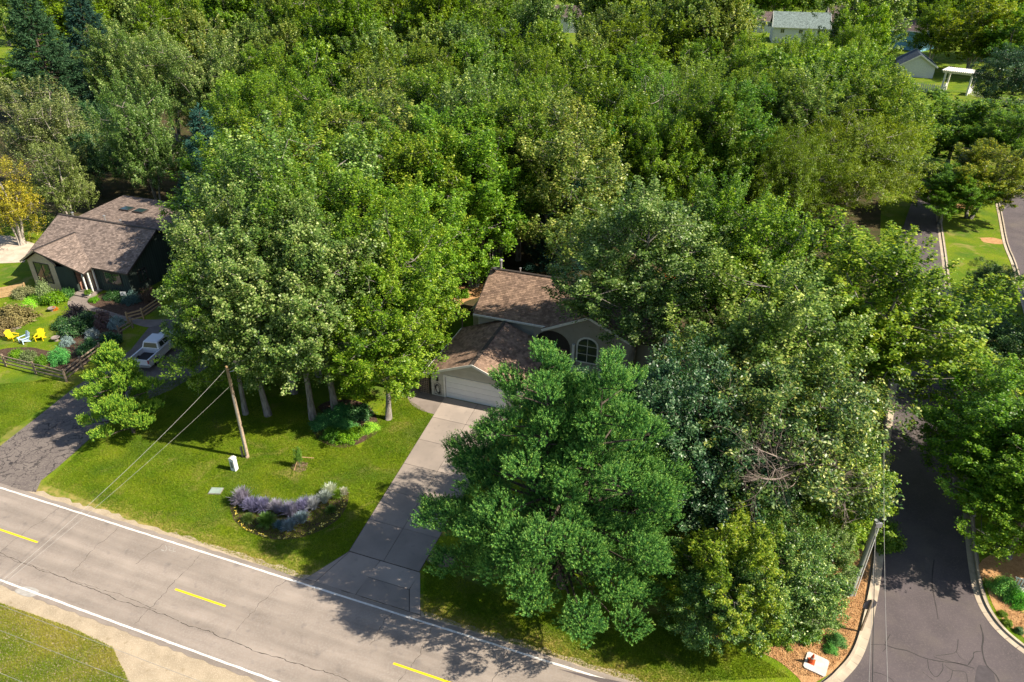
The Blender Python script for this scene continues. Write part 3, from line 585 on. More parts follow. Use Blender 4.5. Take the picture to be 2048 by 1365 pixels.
# loose chips on the corner bed and grass blades on the lawn
def scatter_poly(px, n, rng):
    P_ = np.array([tuple(at(*q))[:2] for q in px]); lo, hi = P_.min(0), P_.max(0); out = []
    while sum(len(o) for o in out) < n:
        q = rng.uniform(lo, hi, (n, 2)); ins = np.zeros(n, bool); j = len(P_)-1
        for i in range(len(P_)):
            c_ = ((P_[i, 1] > q[:, 1]) != (P_[j, 1] > q[:, 1])) & (q[:, 0] < (P_[j, 0]-P_[i, 0])*(q[:, 1]-P_[i, 1])/(P_[j, 1]-P_[i, 1]+1e-12)+P_[i, 0]); ins ^= c_; j = i
        out.append(q[ins])
    return np.concatenate(out)[:n]
rg = np.random.default_rng(3)
for nm, px, n, sz in (('wood_chips', [(1735, 1100), (1728, 1212), (1698, 1305), (1640, 1355), (1600, 1352), (1540, 1312), (1480, 1290), (1560, 1200), (1690, 1100)], 16000, .1), ('wood_chips', [(1980, 1180), (2030, 1255), (2150, 1300), (2150, 1150)], 4000, .1)):
    q = scatter_poly(px, n, rg); C = np.concatenate([q, rg.uniform(.015, .04, (n, 1))], 1)
    o = link(nm, leaves(nm, C, rg.normal(0, .3, (n, 3)), sz, rg.random(n), 'chip', rg, .4, 1.6), None, 'stuff')
leaf_mat('leaf_grass', (.06, .12, .004), (.15, .225, .008), (.32, .30, .05), gloss=.6, spec=.2, transl=.35)
def grass(name, px, n, hgt=.07):
    q = scatter_poly(px, n, rg); n = len(q); a = rg.uniform(0, 2*pi, n); b = np.concatenate([q, np.full((n, 1), .003)], 1); L_ = hgt*rg.uniform(.5, 1.4, n)
    w_ = np.stack([np.cos(a), np.sin(a), 0*a], 1)*.022; tp = b + np.stack([rg.normal(0, .5, n)*L_, rg.normal(0, .5, n)*L_, L_], 1)
    bl = -q[:, 0]*LS + q[:, 1]*LC; dry = np.clip((27.2-bl)*.5, 0, .7)*(bl > 22) + np.clip((bl-13.8)*.35, 0, .85)*(bl < 19)
    cl = .5 + .16*np.sin(q[:, 0]*1.3+np.sin(q[:, 1]*1.1)*2) + .12*np.sin(q[:, 1]*2.1+q[:, 0]*.7)
    link(name, quad_mesh(name, np.stack([b-w_, b+w_, tp], 1).reshape(-1, 3), 3, np.clip(rg.normal(0, .16, n) + cl + dry*.6 - .1, 0, 1), 'leaf_grass'), None, 'stuff')
grass('lawn_grass', [(92, 968), (205, 860), (330, 760), (480, 740), (620, 800), (720, 900), (790, 780), (866, 834), (846, 866), (698, 1102), (600, 1158), (470, 1112), (250, 1032)], 210000)
grass('lawn_grass', [(-20, 1200), (140, 1255), (225, 1295), (262, 1370), (-20, 1370)], 45000, .08)
grass('lawn_grass', [(-10, 770), (90, 760), (150, 770), (60, 835), (-10, 885)], 15000)
grass('lawn_grass', [(850, 1120), (1080, 1230), (1400, 1230), (1480, 1290), (1580, 1355), (1280, 1370), (845, 1230)], 50000)
#@@BUILDINGS
mat('shingle', (.25, .168, .12), .9, .15, (.19, .128, .095), 1.2, 8, (1, 1, 1), .4, 30, attr=True)
mat('shingle_grey', (.24, .185, .155), .9, .15, (.18, .14, .12), 1.2, 8, (1, 1, 1), .4, 30, attr=True)
mat('roof_under', (.05, .04, .035), .9, .1)
mat('trim_white', (.70, .68, .63), .6, .3, (.62, .6, .55), 3); mat('trim_dark', (.05, .04, .035), .6, .3)
mat('siding_beige', (.50, .46, .385), .7, .25, (.45, .41, .34), 2, attr=True)
mat('siding_green', (.06, .085, .07), .75, .25, (.045, .065, .055), 1.5, 6, (1, 1, .2), attr=True)
mat('siding_tan', (.48, .38, .27), .75, .2, (.4, .31, .22), 2)
mat('door_white', (.68, .68, .67), .5, .35, (.64, .64, .63), 2)
mat('glass', (.02, .03, .032), .06, .9, (.03, .04, .04), 1); mat('black', (.02, .02, .02), .5, .4)
mat('metal', (.5, .5, .5), .4, .5, metal=.7); mat('brick', (.3, .17, .12), .9, .1, (.2, .11, .08), 5)
mat('wood_new', (.46, .31, .16), .85, .15, (.34, .22, .11), 6, 8, (1, 1, 1), .3, 20)
mat('wood_grey', (.34, .26, .19), .9, .1, (.22, .165, .12), 6, 8, (1, 1, 1), .4, 20)
mat('skylight', (.02, .04, .045), .1, .8)
def shingles(parent, E0, E1, R1, R0, m='shingle', expo=.19, tab=.31, seed=0):
    r = random.Random(seed); E0, E1, R1, R0 = map(Vector, (E0, E1, R1, R0)); mb = MB()
    nrm = (E1-E0).cross(R0-E0); nrm.normalize(); nrm = nrm if nrm.z > 0 else -nrm
    n = max(1, int(max((R0-E0).length, (R1-E1).length)/expo)); 
    for i in range(n):
        v0, v1 = i/n, min(1, (i+1.15)/n); A, B_ = E0.lerp(R0, v0), E1.lerp(R1, v0); C, D = E0.lerp(R0, v1), E1.lerp(R1, v1)
        L_ = (B_-A).length
        if L_ < .1: continue
        u = -r.uniform(0, tab)
        while u < L_:
            w_ = tab*r.uniform(.85, 1.15); a, b = max(0, u)/L_, min(L_, u+w_-.012)/L_; u += w_
            if b <= a: continue
            lift = nrm*(.028 + r.uniform(0, .008)); p = [A.lerp(B_, a)+lift, A.lerp(B_, b)+lift, C.lerp(D, b)+nrm*.008, C.lerp(D, a)+nrm*.008]; t = r.random()
            mb.face(p, t); mb.face([A.lerp(B_, a), A.lerp(B_, b), p[1], p[0]], t*.5)
    mb.build('shingles', m, parent, attr=True, kind='stuff')
def roof_slab(name, E0, E1, R1, R0, parent, th=.14, m='roof_under'):
    P = [Vector(p) for p in (E0, E1, R1, R0)]; return MB().raw([p for p in P] + [p - Vector((0, 0, th)) for p in P], [(0, 1, 2, 3), (7, 6, 5, 4), (0, 4, 5, 1), (1, 5, 6, 2), (2, 6, 7, 3), (3, 7, 4, 0)]).build(name, m, parent)
def bar(name, p0, p1, w_, h_, m, parent, up=Vector((0, 0, 1))):
    p0, p1 = Vector(p0), Vector(p1); t = (p1-p0).normalized(); s = t.cross(up)
    s = s.normalized() if s.length > 1e-4 else Vector((1, 0, 0)); n = s.cross(t); mb = MB()
    V = [p + s*(a*w_/2) + n*(b*h_/2) for p in (p0, p1) for a, b in ((-1, -1), (1, -1), (1, 1), (-1, 1))]
    return mb.raw(V, [(3, 2, 1, 0), (4, 5, 6, 7), (0, 1, 5, 4), (1, 2, 6, 5), (2, 3, 7, 6), (3, 0, 4, 7)]).build(name, m, parent)
def ridge(roof, p0, p1, m='trim_dark'): bar('ridge_cap', Vector(p0)+Vector((0, 0, .03)), Vector(p1)+Vector((0, 0, .03)), .3, .05, m, roof)
def window(parent, u0, u1, z0, z1, v, mframe='trim_white', mull=1, depth=.06, axis='y', sg=-1, name='window'):
    """frame proud of the wall, glass set inside; axis y: wall faces -v"""
    def bx(mb, a0, a1, d0, d1, b0, b1):
        d0, d1 = v + sg*d0, v + sg*d1; d0, d1 = min(d0, d1), max(d0, d1)
        (mb.box(a0, a1, d0, d1, b0, b1) if axis == 'y' else mb.box(d0, d1, a0, a1, b0, b1))
    f = MB(); t = .08
    bx(f, u0-t, u1+t, .003, depth, z0-t, z0); bx(f, u0-t, u1+t, .003, depth, z1, z1+t); bx(f, u0-t, u0, .003, depth, z0, z1); bx(f, u1, u1+t, .003, depth, z0, z1)
    fo = f.build(name, mframe, parent)
    for k in range(mull+1):
        a0 = u0 + (u1-u0)*k/(mull+1); a1 = u0 + (u1-u0)*(k+1)/(mull+1); p = MB(); bx(p, a0, a1, .004, .02, z0, z1); p.build('pane', 'glass', fo)
        if k: q = MB(); bx(q, a0-.03, a0+.03, .021, depth-.005, z0, z1); q.build('mullion', mframe, fo)
    return fo
def siding_rows(parent, poly_uz, v, step, m, horiz=True, sg=-1, axis='y', cut=()):
    """weatherboards or battens as real strips over a convex wall outline"""
    mb = MB(); us = [p[0] for p in poly_uz]; zs = [p[1] for p in poly_uz]
    def span(val, k):       # k=1: at height val return u-range; k=0: at u val return z-range
        xs = []
        for p, q in zip(poly_uz, poly_uz[1:]+poly_uz[:1]):
            a, b = p[k], q[k]
            if (a-val)*(b-val) < 0: t = (val-a)/(b-a); xs.append(p[1-k]+(q[1-k]-p[1-k])*t)
        return (min(xs), max(xs)) if len(xs) >= 2 else None
    c = min(zs if horiz else us)
    while c < max(zs if horiz else us)-.02:
        s = span(c+step*.5, 1 if horiz else 0); 
        if s:
            segs = [s]
            for (a0, a1, b0, b1) in cut:
                lo, hi, x0, x1 = (b0, b1, a0, a1) if horiz else (a0, a1, b0, b1)
                if lo-step < c < hi: segs = [q for sg_ in segs for q in ((sg_[0], min(sg_[1], x0)), (max(sg_[0], x1), sg_[1])) if q[1] > q[0]+.01]
            for s0, s1 in segs:
                tone = rnd.uniform(.42, .6); e0, e1 = (v+sg*.028, v+sg*.004)
                if horiz: pts = [(s0, e0, c), (s1, e0, c), (s1, e1, c+step), (s0, e1, c+step)]; und = [(s0, v, c), (s1, v, c), (s1, e0, c), (s0, e0, c)]
                else: pts = [(c, e0, s0), (c+step*.22, e0, s0), (c+step*.22, e0, s1), (c, e0, s1)]; und = [(c+step*.22, e0, s0), (c+step*.22, v, s0), (c+step*.22, v, s1), (c+step*.22, e0, s1)]
                for P_ in (pts, und): mb.face([(p if axis == 'y' else (p[1], p[0], p[2])) for p in P_], tone)
        c += step
    mb.build('siding' if horiz else 'battens', m, parent, attr=True, kind='stuff')

# ------------------------------------------------------------------ beige house with garage
H = thing('beige_house', 'beige one-storey house with brown shingle roof and white garage door, behind the big pine', 'house', lot(-24.2, 47.2), LA)
def wallbox(par, u0, u1, v0, v1, z1, m, z0=0, name='wall'): return MB().box(u0, u1, v0, v1, z0, z1).build(name, m, par)
# garage: side walls and gable front with door opening
fr = MB(); fr.prism([(0, 0), (1.35, 0), (1.35, 2.2), (6.85, 2.2), (6.85, 0), (8.2, 0), (8.2, 2.5), (4.1, 4.05), (0, 2.5)], 0, .2, 'y'); fw = fr.build('front_wall', 'siding_beige', H)
siding_rows(fw, [(0, 0), (8.2, 0), (8.2, 2.5), (4.1, 4.05), (0, 2.5)], 0, .14, 'siding_beige', cut=[(1.22, 6.98, -1, 2.34)])
wallbox(H, 0, .2, .2, 8.1, 2.45, 'siding_beige'); wallbox(H, 8.0, 8.2, .2, 7.5, 2.45, 'siding_beige')
cs = MB(); cs.box(1.2, 1.35, -.05, .05, 0, 2.2); cs.box(6.85, 7.0, -.05, .05, 0, 2.2); cs.box(1.2, 7.0, -.05, .05, 2.2, 2.35); cs.build('door_casing', 'trim_white', H)
gd = MB().box(1.351, 6.849, .1, .13, 0, 2.19).build('garage_door', 'door_white', H)
for k in range(4):
    MB().box(1.36, 6.84, .06, .098, k*.545+.012, k*.545+.535).build('door_panel', 'door_white', gd)
MB().box(.55, .72, -.16, -.03, 1.62, 1.95).build('wall_lamp', 'black', H)
# iron scroll and lattice
ir = MB(); 
for k in range(9):
    a = k*.7; ir.tube([(.62+.25*cos(a+t*.5)*(1-t*.06), -.06, .75+.5*sin(a*.9+t*.5)*(1-t*.05)) for t in range(7)], .016, 4)
ir.tube([(.32, -.06, .2), (.32, -.06, 1.2), (.62, -.06, 1.45), (.92, -.06, 1.2), (.92, -.06, .2), (.32, -.06, .2)], .018, 4); ir.build('iron_scroll', 'black', H)
lt = thing('trellis', 'white square lattice trellis screen at the left corner of the garage front', 'trellis', lot(-24.9, 47.15), LA)
MB().box(-.42, .42, .045, .06, .05, 1.95).build('backing', 'trim_dark', lt)
for k in range(6): MB().box(-.45+k*.17, -.41+k*.17, -.02, .04, 0, 2.0).build('slat', 'wood_grey', lt)
for k in range(10): MB().box(-.45, .44, -.04, -.021, .08+k*.2, .12+k*.2).build('slat', 'wood_grey', lt)
# roofs
def roof(parent, name, E0, E1, R1, R0, seed, m='shingle', th=.14):
    o = roof_slab(name, E0, E1, R1, R0, parent, th); shingles(o, E0, E1, R1, R0, m, seed=seed); return o
g1 = roof(H, 'roof', (-.45, 8.1, 2.42), (-.45, -.5, 2.42), (4.1, -.5, 4.22), (4.1, 8.1, 4.22), 1)
g2 = roof(H, 'roof', (8.65, -.5, 2.42), (8.65, 7.5, 2.42), (4.1, 7.5, 4.22), (4.1, -.5, 4.22), 2); ridge(g1, (4.1, -.5, 4.22), (4.1, 8.1, 4.22))
for a, b in (((-.5, -.53, 2.36), (4.1, -.53, 4.18)), ((4.1, -.53, 4.18), (8.7, -.53, 2.36)), ): bar('fascia', a, b, .05, .2, 'trim_white', H)
bar('gutter', (-.52, 8.1, 2.34), (-.52, -.55, 2.34), .1, .12, 'trim_white', H)
# main block
mw = MB().prism([(1.3, 0), (1.3, 4.35), (18, 4.35), (18, 0)], 8.25, 16.8, 'y').build('main_wall', 'siding_beige', H); siding_rows(mw, [(1.3, 0), (8.3, 0), (8.3, 4.35), (1.3, 4.35)], 8.25, .16, 'siding_beige')
for u in (1.3, 17.8): MB().prism([(8.25, 4.36), (16.8, 4.36), (12.5, 6.8)], u, u+.2, 'x').build('gable_wall', 'siding_beige', H)
m1 = roof(H, 'roof', (.9, 7.7, 4.4), (18.5, 7.7, 4.4), (18.5, 12.5, 7.0), (.9, 12.5, 7.0), 3)
m2 = roof(H, 'roof', (18.5, 17.3, 4.4), (.9, 17.3, 4.4), (.9, 12.5, 7.0), (18.5, 12.5, 7.0), 4); ridge(m1, (.9, 12.5, 7.0), (18.5, 12.5, 7.0))
bar('gutter', (.88, 7.64, 4.32), (8.1, 7.64, 4.32), .12, .16, 'trim_white', H); bar('fascia', (.86, 7.7, 4.32), (.86, 12.5, 6.92), .05, .2, 'trim_dark', H); bar('fascia', (.86, 17.3, 4.32), (.86, 12.5, 6.92), .05, .2, 'trim_dark', H)
bar('downpipe', (1.25, 8.15, 0), (1.25, 8.15, 4.2), .08, .08, 'trim_white', H)
sb = wallbox(H, -.2, 1.29, 10.2, 13.4, 3.5, 'siding_beige', name='side_bay'); siding_rows(sb, [(-.2, 0), (1.29, 0), (1.29, 3.5), (-.2, 3.5)], 10.2, .16, 'siding_beige')
roof_slab('bay_roof', (-.38, 10.0, 3.52), (-.38, 13.6, 3.52), (.86, 13.6, 4.1), (.86, 10.0, 4.1), H, .1, 'siding_beige')
arc = [(8.7 + 1.7*cos(t*pi/12), 2.5 + 1.6*sin(t*pi/12)) for t in range(13)]
gw = MB(); gw.prism([(6.9, 0), (7.0, 0)] + arc[::-1] + [(10.4, 0), (16, 0), (16, 4.25), (12, 6.05), (8.1, 4.3), (6.9, 4.2)], 7.6, 7.85, 'y'); gwo = gw.build('gable_wing_wall', 'siding_beige', H)
MB().box(7.0, 10.6, 8.1, 8.2, 0, 4.3).build('porch_shade_panel', 'trim_dark', H); MB().box(9.1, 10.05, 8.03, 8.09, 0, 2.1).build('front_door', 'brick', H)  # near-black panel behind the arch: the porch's shade is put into its colour
w1 = roof(H, 'roof', (7.75, 12.2, 4.28), (7.75, 7.2, 4.28), (12, 7.2, 6.3), (12, 12.2, 6.3), 5); w2 = roof(H, 'roof', (16.3, 7.2, 4.25), (16.3, 12.2, 4.25), (12, 12.2, 6.3), (12, 7.2, 6.3), 6); ridge(w1, (12, 7.2, 6.3), (12, 12.2, 6.3))
bar('fascia', (7.75, 7.15, 4.22), (12, 7.15, 6.24), .05, .22, 'trim_white', H); bar('fascia', (12, 7.15, 6.24), (16.3, 7.15, 4.2), .05, .22, 'trim_white', H)
wn = [(11.1, 1.5), (12.9, 1.5), (12.9, 3.2)] + [(12 + .9*cos(t*pi/8), 3.2 + .8*sin(t*pi/8)) for t in range(1, 8)] + [(11.1, 3.2)]
af = MB().prism([(12+(a-12)*1.13, 2.75+(b-2.75)*1.08) for a, b in wn], 7.53, 7.597, 'y').build('arched_window', 'trim_white', H)
for sg in (-1, 1):
    for (z0, z1) in ((1.54, 2.3), (2.36, 3.15)): x0, x1 = (11.12, 11.97) if sg < 0 else (12.03, 12.88); MB().box(x0, x1, 7.51, 7.528, z0, z1).build('pane', 'glass', af)
for t0, t1 in ((0, 4), (4, 8)): MB().prism([(12 + (.03 if t0 == 0 else -.03), 3.22)] + [(12 + .84*cos(t*pi/8) + (.02 if t0 == 0 else -.02), 3.22 + .72*sin(t*pi/8)) for t in range(t0, t1+1)], 7.51, 7.528, 'y').build('pane', 'glass', af)
for u in (10.75, 13.4): MB().box(u-.12, u+.12, 7.3, 7.55, 0, 3.2).build('post', 'trim_white', H)
MB().lathe([(.13, 6.2), (.13, 7.7), (.2, 7.7), (.2, 7.85), (.04, 7.95)], 10, (1.7, 12.9)).build('flue_pipe', 'metal', H)
MB().tube([(1.45, 12.2, 6.7), (1.5, 12.1, 7.2)], .03, 5).build('dish_mast', 'metal', H)
MB().lathe([(.02, 7.12), (.22, 7.16), (.36, 7.28), (.35, 7.3), (.2, 7.19), (.02, 7.16)], 14, (1.55, 12.05)).build('satellite_dish', 'black', H)
for u, v in ((3.5, 13.5), (9.5, 13.9), (6.2, 11.2)): MB().lathe([(.06, 6.0), (.06, 6.95), (.11, 6.95), (.11, 7.02), (.02, 7.05)], 8, (u, v)).build('roof_vent', 'metal', H) if v > 12 else None
# ------------------------------------------------------------------ green house
Gh = thing('green_house', 'dark green board-and-batten house with greyish brown shingle roof, at the left edge behind the garden', 'house', lot(-77.5, 51.2), LA)
mw = wallbox(Gh, .4, 14.0, 2.0, 12.1, 3.0, 'siding_green', name='main_wall')
siding_rows(mw, [(6.2, 0), (14, 0), (14, 3), (6.2, 3)], 2.0, .32, 'siding_green', False, cut=[(10.4, 13.2, .9, 2.5)])
rg_ = MB().prism([(2.0, 3.0), (12.1, 3.0), (7.0, 5.8)], 13.8, 14.0, 'x').build('gable_wall', 'siding_green', Gh)
siding_rows(rg_, [(2.0, 0), (12.1, 0), (12.1, 3), (7, 5.7), (2.0, 3)], 14.0, .32, 'siding_green', False, sg=1, axis='x', cut=[(3.2, 4.6, .8, 2.5)])
MB().prism([(2.0, 3.0), (12.1, 3.0), (7.0, 5.8)], .4, .6, 'x').build('gable_wall', 'siding_green', Gh)
window(Gh, 10.6, 12.9, 1.1, 2.4, 2.0, 'trim_dark', 1); window(Gh, 3.4, 4.5, 1.0, 2.4, 14.0, 'trim_dark', 1, axis='x', sg=1)
a1 = roof(Gh, 'roof', (0, 1.5, 2.98), (14.6, 1.5, 2.98), (14.4, 7, 6.0), (0, 7, 6.0), 11, 'shingle_grey')
a2 = roof(Gh, 'roof', (14.6, 12.6, 2.98), (0, 12.6, 2.98), (0, 7, 6.0), (14.4, 7, 6.0), 12, 'shingle_grey'); ridge(a1, (0, 7, 6.0), (14.4, 7, 6.0))
bar('fascia', (14.62, 1.5, 2.9), (14.42, 7, 5.92), .05, .18, 'trim_dark', Gh); bar('fascia', (-.02, 1.5, 2.9), (-.02, 7, 5.92), .05, .18, 'trim_dark', Gh); bar('fascia', (8.8, 1.46, 2.92), (14.6, 1.46, 2.92), .05, .16, 'trim_dark', Gh)
# bay wing
by = MB().prism([(2.1, 0), (6.0, 0), (6.0, 3.4), (4.1, 4.6), (2.1, 3.4)], 0, .2, 'y').build('bay_front', 'siding_tan', Gh)
window(Gh, 3.0, 5.1, 1.0, 3.2, 0, 'trim_dark', 1, name='bay_window')
wl = wallbox(Gh, 2.1, 2.25, .2, 2.0, 3.4, 'siding_green'); siding_rows(wl, [(.2, 0), (2, 0), (2, 3.4), (.2, 3.4)], 2.1, .3, 'siding_green', False, axis='x', sg=-1)
wr = MB().prism([(6.0, .0), (7.7, .7), (7.7, .9), (6.0, .2)], 0, 3.1, 'z').build('angled_wall', 'siding_green', Gh)
MB().box(7.5, 7.7, .9, 2.0, 0, 2.9).build('entry_side_wall', 'brick', Gh); MB().box(7.7, 9.3, 1.9, 1.98, 0, 2.8).build('entry_wall', 'brick', Gh)
MB().box(7.9, 8.8, 1.84, 1.89, .1, 2.15).build('front_door', 'siding_tan', Gh)
for u, v in ((8.9, .7), (9.25, 1.1), (9.55, 1.6)): MB().box(u-.07, u+.07, v-.07, v+.07, 0, 2.75).build('porch_post', 'trim_white', Gh)
MB().box(7.6, 9.8, -.2, 1.88, .02, .16).build('step', 'concrete_dark', Gh)
b1 = roof(Gh, 'roof', (4.1, 5.4, 4.9), (1.5, 3.2, 3.3), (1.5, -.4, 3.3), (4.1, -.4, 4.9), 13, 'shingle_grey')
b2 = roof(Gh, 'roof', (9.7, .3, 2.72), (9.7, 1.7, 3.06), (4.1, 5.4, 4.95), (4.1, -.4, 4.93), 14, 'shingle_grey'); ridge(b2, (4.1, -.4, 4.93), (4.1, 5.4, 4.95))
bar('fascia', (1.5, -.43, 3.24), (4.1, -.43, 4.86), .05, .18, 'siding_tan', Gh); bar('fascia', (4.1, -.43, 4.86), (9.7, .27, 2.66), .05, .16, 'trim_dark', Gh)
# low-slope rear wing with two skylights
wallbox(Gh, .2, 14, 12.2, 16.6, 4.5, 'siding_green', name='rear_wall'); wallbox(Gh, .2, .4, 9.5, 12.2, 4.5, 'siding_green', name='rear_wall')
rw = roof(Gh, 'rear_roof', (-.3, 9.3, 4.75), (14.4, 9.3, 4.75), (14.4, 16.9, 5.1), (-.3, 16.9, 5.1), 15, 'shingle_grey')
for u in (3.1, 5.2):
    s = MB().box(u, u+1.5, 12.6, 13.8, 4.95, 5.12).build('skylight', 'trim_dark', Gh); MB().box(u+.1, u+1.4, 12.7, 13.7, 5.121, 5.14).build('pane', 'skylight', s)
for u, v, z, hh in ((2.0, 7.2, 5.9, .4), (6.4, 7.6, 5.7, .65), (8.0, 8.2, 5.4, .4)): MB().lathe([(.07, z), (.07, z+hh), (.15, z+hh), (.15, z+hh+.1), (.03, z+hh+.16)], 8, (u, v)).build('roof_vent', 'metal', Gh)
# ------------------------------------------------------------------ houses beyond the wood
def far_house(name, label, p, rz, L_, W, hw, hr, wallc, roofc, hip=False, wins=3, ww=1.2):
    o = thing(name, label, 'house', p, rz)
    MB().box(-L_/2, L_/2, 0, W, 0, hw).build('wall', wallc, o)
    for u in (-L_/2, L_/2-.2): MB().prism([(0, hw), (W, hw), (W/2, hr-.15)], u, u+.2, 'x').build('gable_wall', wallc, o)
    for a, b, s in (((-L_/2-.5, -.5), (L_/2+.5, -.5), 1), ((L_/2+.5, W+.5), (-L_/2-.5, W+.5), 2)):
        e0, e1 = Vector((a[0], a[1], hw-.15)), Vector((b[0], b[1], hw-.15)); r0, r1 = Vector((a[0], W/2, hr)), Vector((b[0], W/2, hr))
        roof(o, 'roof', e0, e1, r1, r0, s, roofc)
    bar('fascia', (-L_/2-.5, -.55, hw-.2), (L_/2+.5, -.55, hw-.2), .08, .25, 'trim_white', o)
    for s in (-1, 1):
        bar('fascia', (s*(L_/2+.55), -.5, hw-.2), (s*(L_/2+.55), W/2, hr-.05), .08, .3, 'trim_white', o); bar('fascia', (s*(L_/2+.55), W+.5, hw-.2), (s*(L_/2+.55), W/2, hr-.05), .08, .3, 'trim_white', o)
    for k in range(wins): u = -L_/2 + L_*(k+.5)/wins; window(o, u-ww/2, u+ww/2, hw-1.9, hw-.7, 0)
    return o
mat('wall_white', (.62, .62, .62), .6, .3); mat('wall_blue', (.16, .34, .46), .6, .3, (.13, .3, .42)); mat('wall_grey', (.3, .31, .34), .6, .3)
mat('roof_green', (.21, .26, .245), .9, .15, (.17, .215, .2), 1, attr=True); mat('roof_navy', (.055, .075, .10), .85, .2, (.045, .06, .085), 1, attr=True); mat('roof_brown', (.16, .12, .11), .9, .15, (.12, .09, .085), 1, attr=True)
far_house('far_house', 'pale house with grey-green shingle roof at the top edge, right of the middle', at(1597, 88), R(-14), 18, 14, 5.2, 9.4, 'wall_white', 'roof_green')
far_house('far_house', 'house wing with dark brown roof just right of the grey-green roof at the top edge', at(1684, 72), R(-14), 11, 14, 4.5, 9.6, 'wall_white', 'roof_brown')
far_house('far_house', 'low brown-roofed porch house left of the grey-green roof at the top edge', at(1524, 66), R(-14), 7, 9, 4.2, 7, 'wall_white', 'roof_brown')
far_house('far_house', 'light blue house with dark roof at the top edge beside the yellow-green willow', at(1806, 100), R(-50), 11, 10, 6, 9, 'wall_blue', 'roof_brown')
far_house('garage_building', 'white garage with dark navy roof, left of the white pergola', lot(38.5, 236), R(70), 11, 8.5, 3, 5.8, 'wall_white', 'roof_navy', wins=2)
far_house('far_house', 'white house glimpsed between tree trunks in the upper middle of the wood', at(1330, 275), R(40), 15, 9, 5.6, 8.4, 'wall_white', 'roof_brown')
far_house('far_house', 'grey house glimpsed through leaves at the upper middle, left of the white one', at(1150, 235), R(-14), 13, 9, 4.6, 7.5, 'wall_grey', 'roof_brown')
far_house('far_house', 'blue-sided house glimpsed at the top edge near the middle', at(1000, 120), R(-10), 13, 10, 5.4, 8.5, 'wall_blue', 'roof_navy')
far_house('far_house', 'white gabled house at the very top edge, right of the blue-sided house', at(1130, 66), R(-10), 12, 10, 5.6, 9, 'wall_white', 'roof_brown')
# pergola
pg = thing('pergola', 'white garden pergola with slatted roof at the end of the picket fence', 'pergola', at(1911, 186), R(-42)); pg.scale = (1.45, 1.45, 1.6)
for x in (-2, 2):
    for y in (-1.5, 1.5): MB().box(x-.13, x+.13, y-.13, y+.13, 0, 2.9).build('post', 'trim_white', pg)
for y in (-1.5, 1.5): MB().box(-2.5, 2.5, y-.08, y+.08, 2.9, 3.15).build('beam', 'trim_white', pg)
for k in range(17): MB().box(-2.6+k*.32, -2.42+k*.32, -2.0, 2.0, 3.15, 3.35).build('slat', 'trim_white', pg)
for x in (-2, 2): MB().box(x-.05, x+.05, -1.35, 1.35, .1, 1.1).build('side_panel', 'trim_white', pg)
def rails_fence(name, label, cat, pts, h, m, rails, sp, rw=.05, rh=.1, pw=.12, picket=None, group=None):
    pts = [Vector(p) for p in pts]; o = thing(name, label, cat, pts[0], 0, group); base = pts[0]
    for i, (p, q) in enumerate(zip(pts, pts[1:])):
        n = max(1, round((q-p).length/sp))
        for k in range(n + (i == len(pts)-2)):
            c = p.lerp(q, k/n) - base; MB().box(c.x-pw/2, c.x+pw/2, c.y-pw/2, c.y+pw/2, 0, h+.08).build('post', m, o)
        for k in range(n):
            a, b = p.lerp(q, k/n)-base, p.lerp(q, (k+1)/n)-base
            for z in rails: bar('rail', a+Vector((0, 0, z)), b+Vector((0, 0, z)), rw, rh, m, o)
        if picket:
            mb = MB(); t = (q-p).normalized(); s = Vector((-t.y, t.x, 0))*.05; k = 0.; L_ = (q-p).length
            while k < L_:
                c = p + t*k - base - s; a, b = c, c + t*picket[1]
                mb.raw([a, b, b-s*.6, a-s*.6] + [x+Vector((0, 0, h)) for x in (a, b, b-s*.6, a-s*.6)], [(0, 1, 5, 4), (1, 2, 6, 5), (2, 3, 7, 6), (3, 0, 4, 7), (4, 5, 6, 7)]); k += picket[0]
            mb.build('pickets', m, o, kind='stuff')
    return o
rails_fence('picket_fence', 'white picket fence running up to the white pergola from the left', 'fence', [at(1818, 180), at(1887, 190)], 2.0, 'trim_white', (.5, 1.6), 2.4, picket=(.5, .25))
rails_fence('picket_fence', 'thin pale fence at the right edge behind the dark spruce', 'fence', [at(1935, 190), at(1990, 204), at(2080, 214)], 1.2, 'trim_white', (.3, 1.0), 2.4, picket=(.5, .12))
mat('canopy_red', (.5, .03, .02), .7, .2)
_q = at(1352, 548, 2.4); um = thing('umbrella', 'red patio umbrella mostly hidden by leaves behind the beige house', 'umbrella', (_q.x, _q.y, 0), 0)
MB().tube([(0, 0, 0), (0, 0, 2.6)], .03, 6).build('pole', 'trim_white', um); MB().lathe([(1.5, 2.2), (.8, 2.5), (.03, 2.75)], 8).build('canopy', 'canopy_red', um)
#@@THINGS
# ------------------------------------------------------------------ trees
def tree_base(p, h):    # spot under a surveyed crown tip
    q = at(p[0], p[1], h); return (q.x, q.y, 0)
def T(kind, name, label, cat, px, h, r, tint=(1, 1, 1), base=False, group=None, rz=None):
    return plant(kind, name, label, cat, tuple(at(*px)) if base else tree_base(px, h), h, r, rz, tint, group)
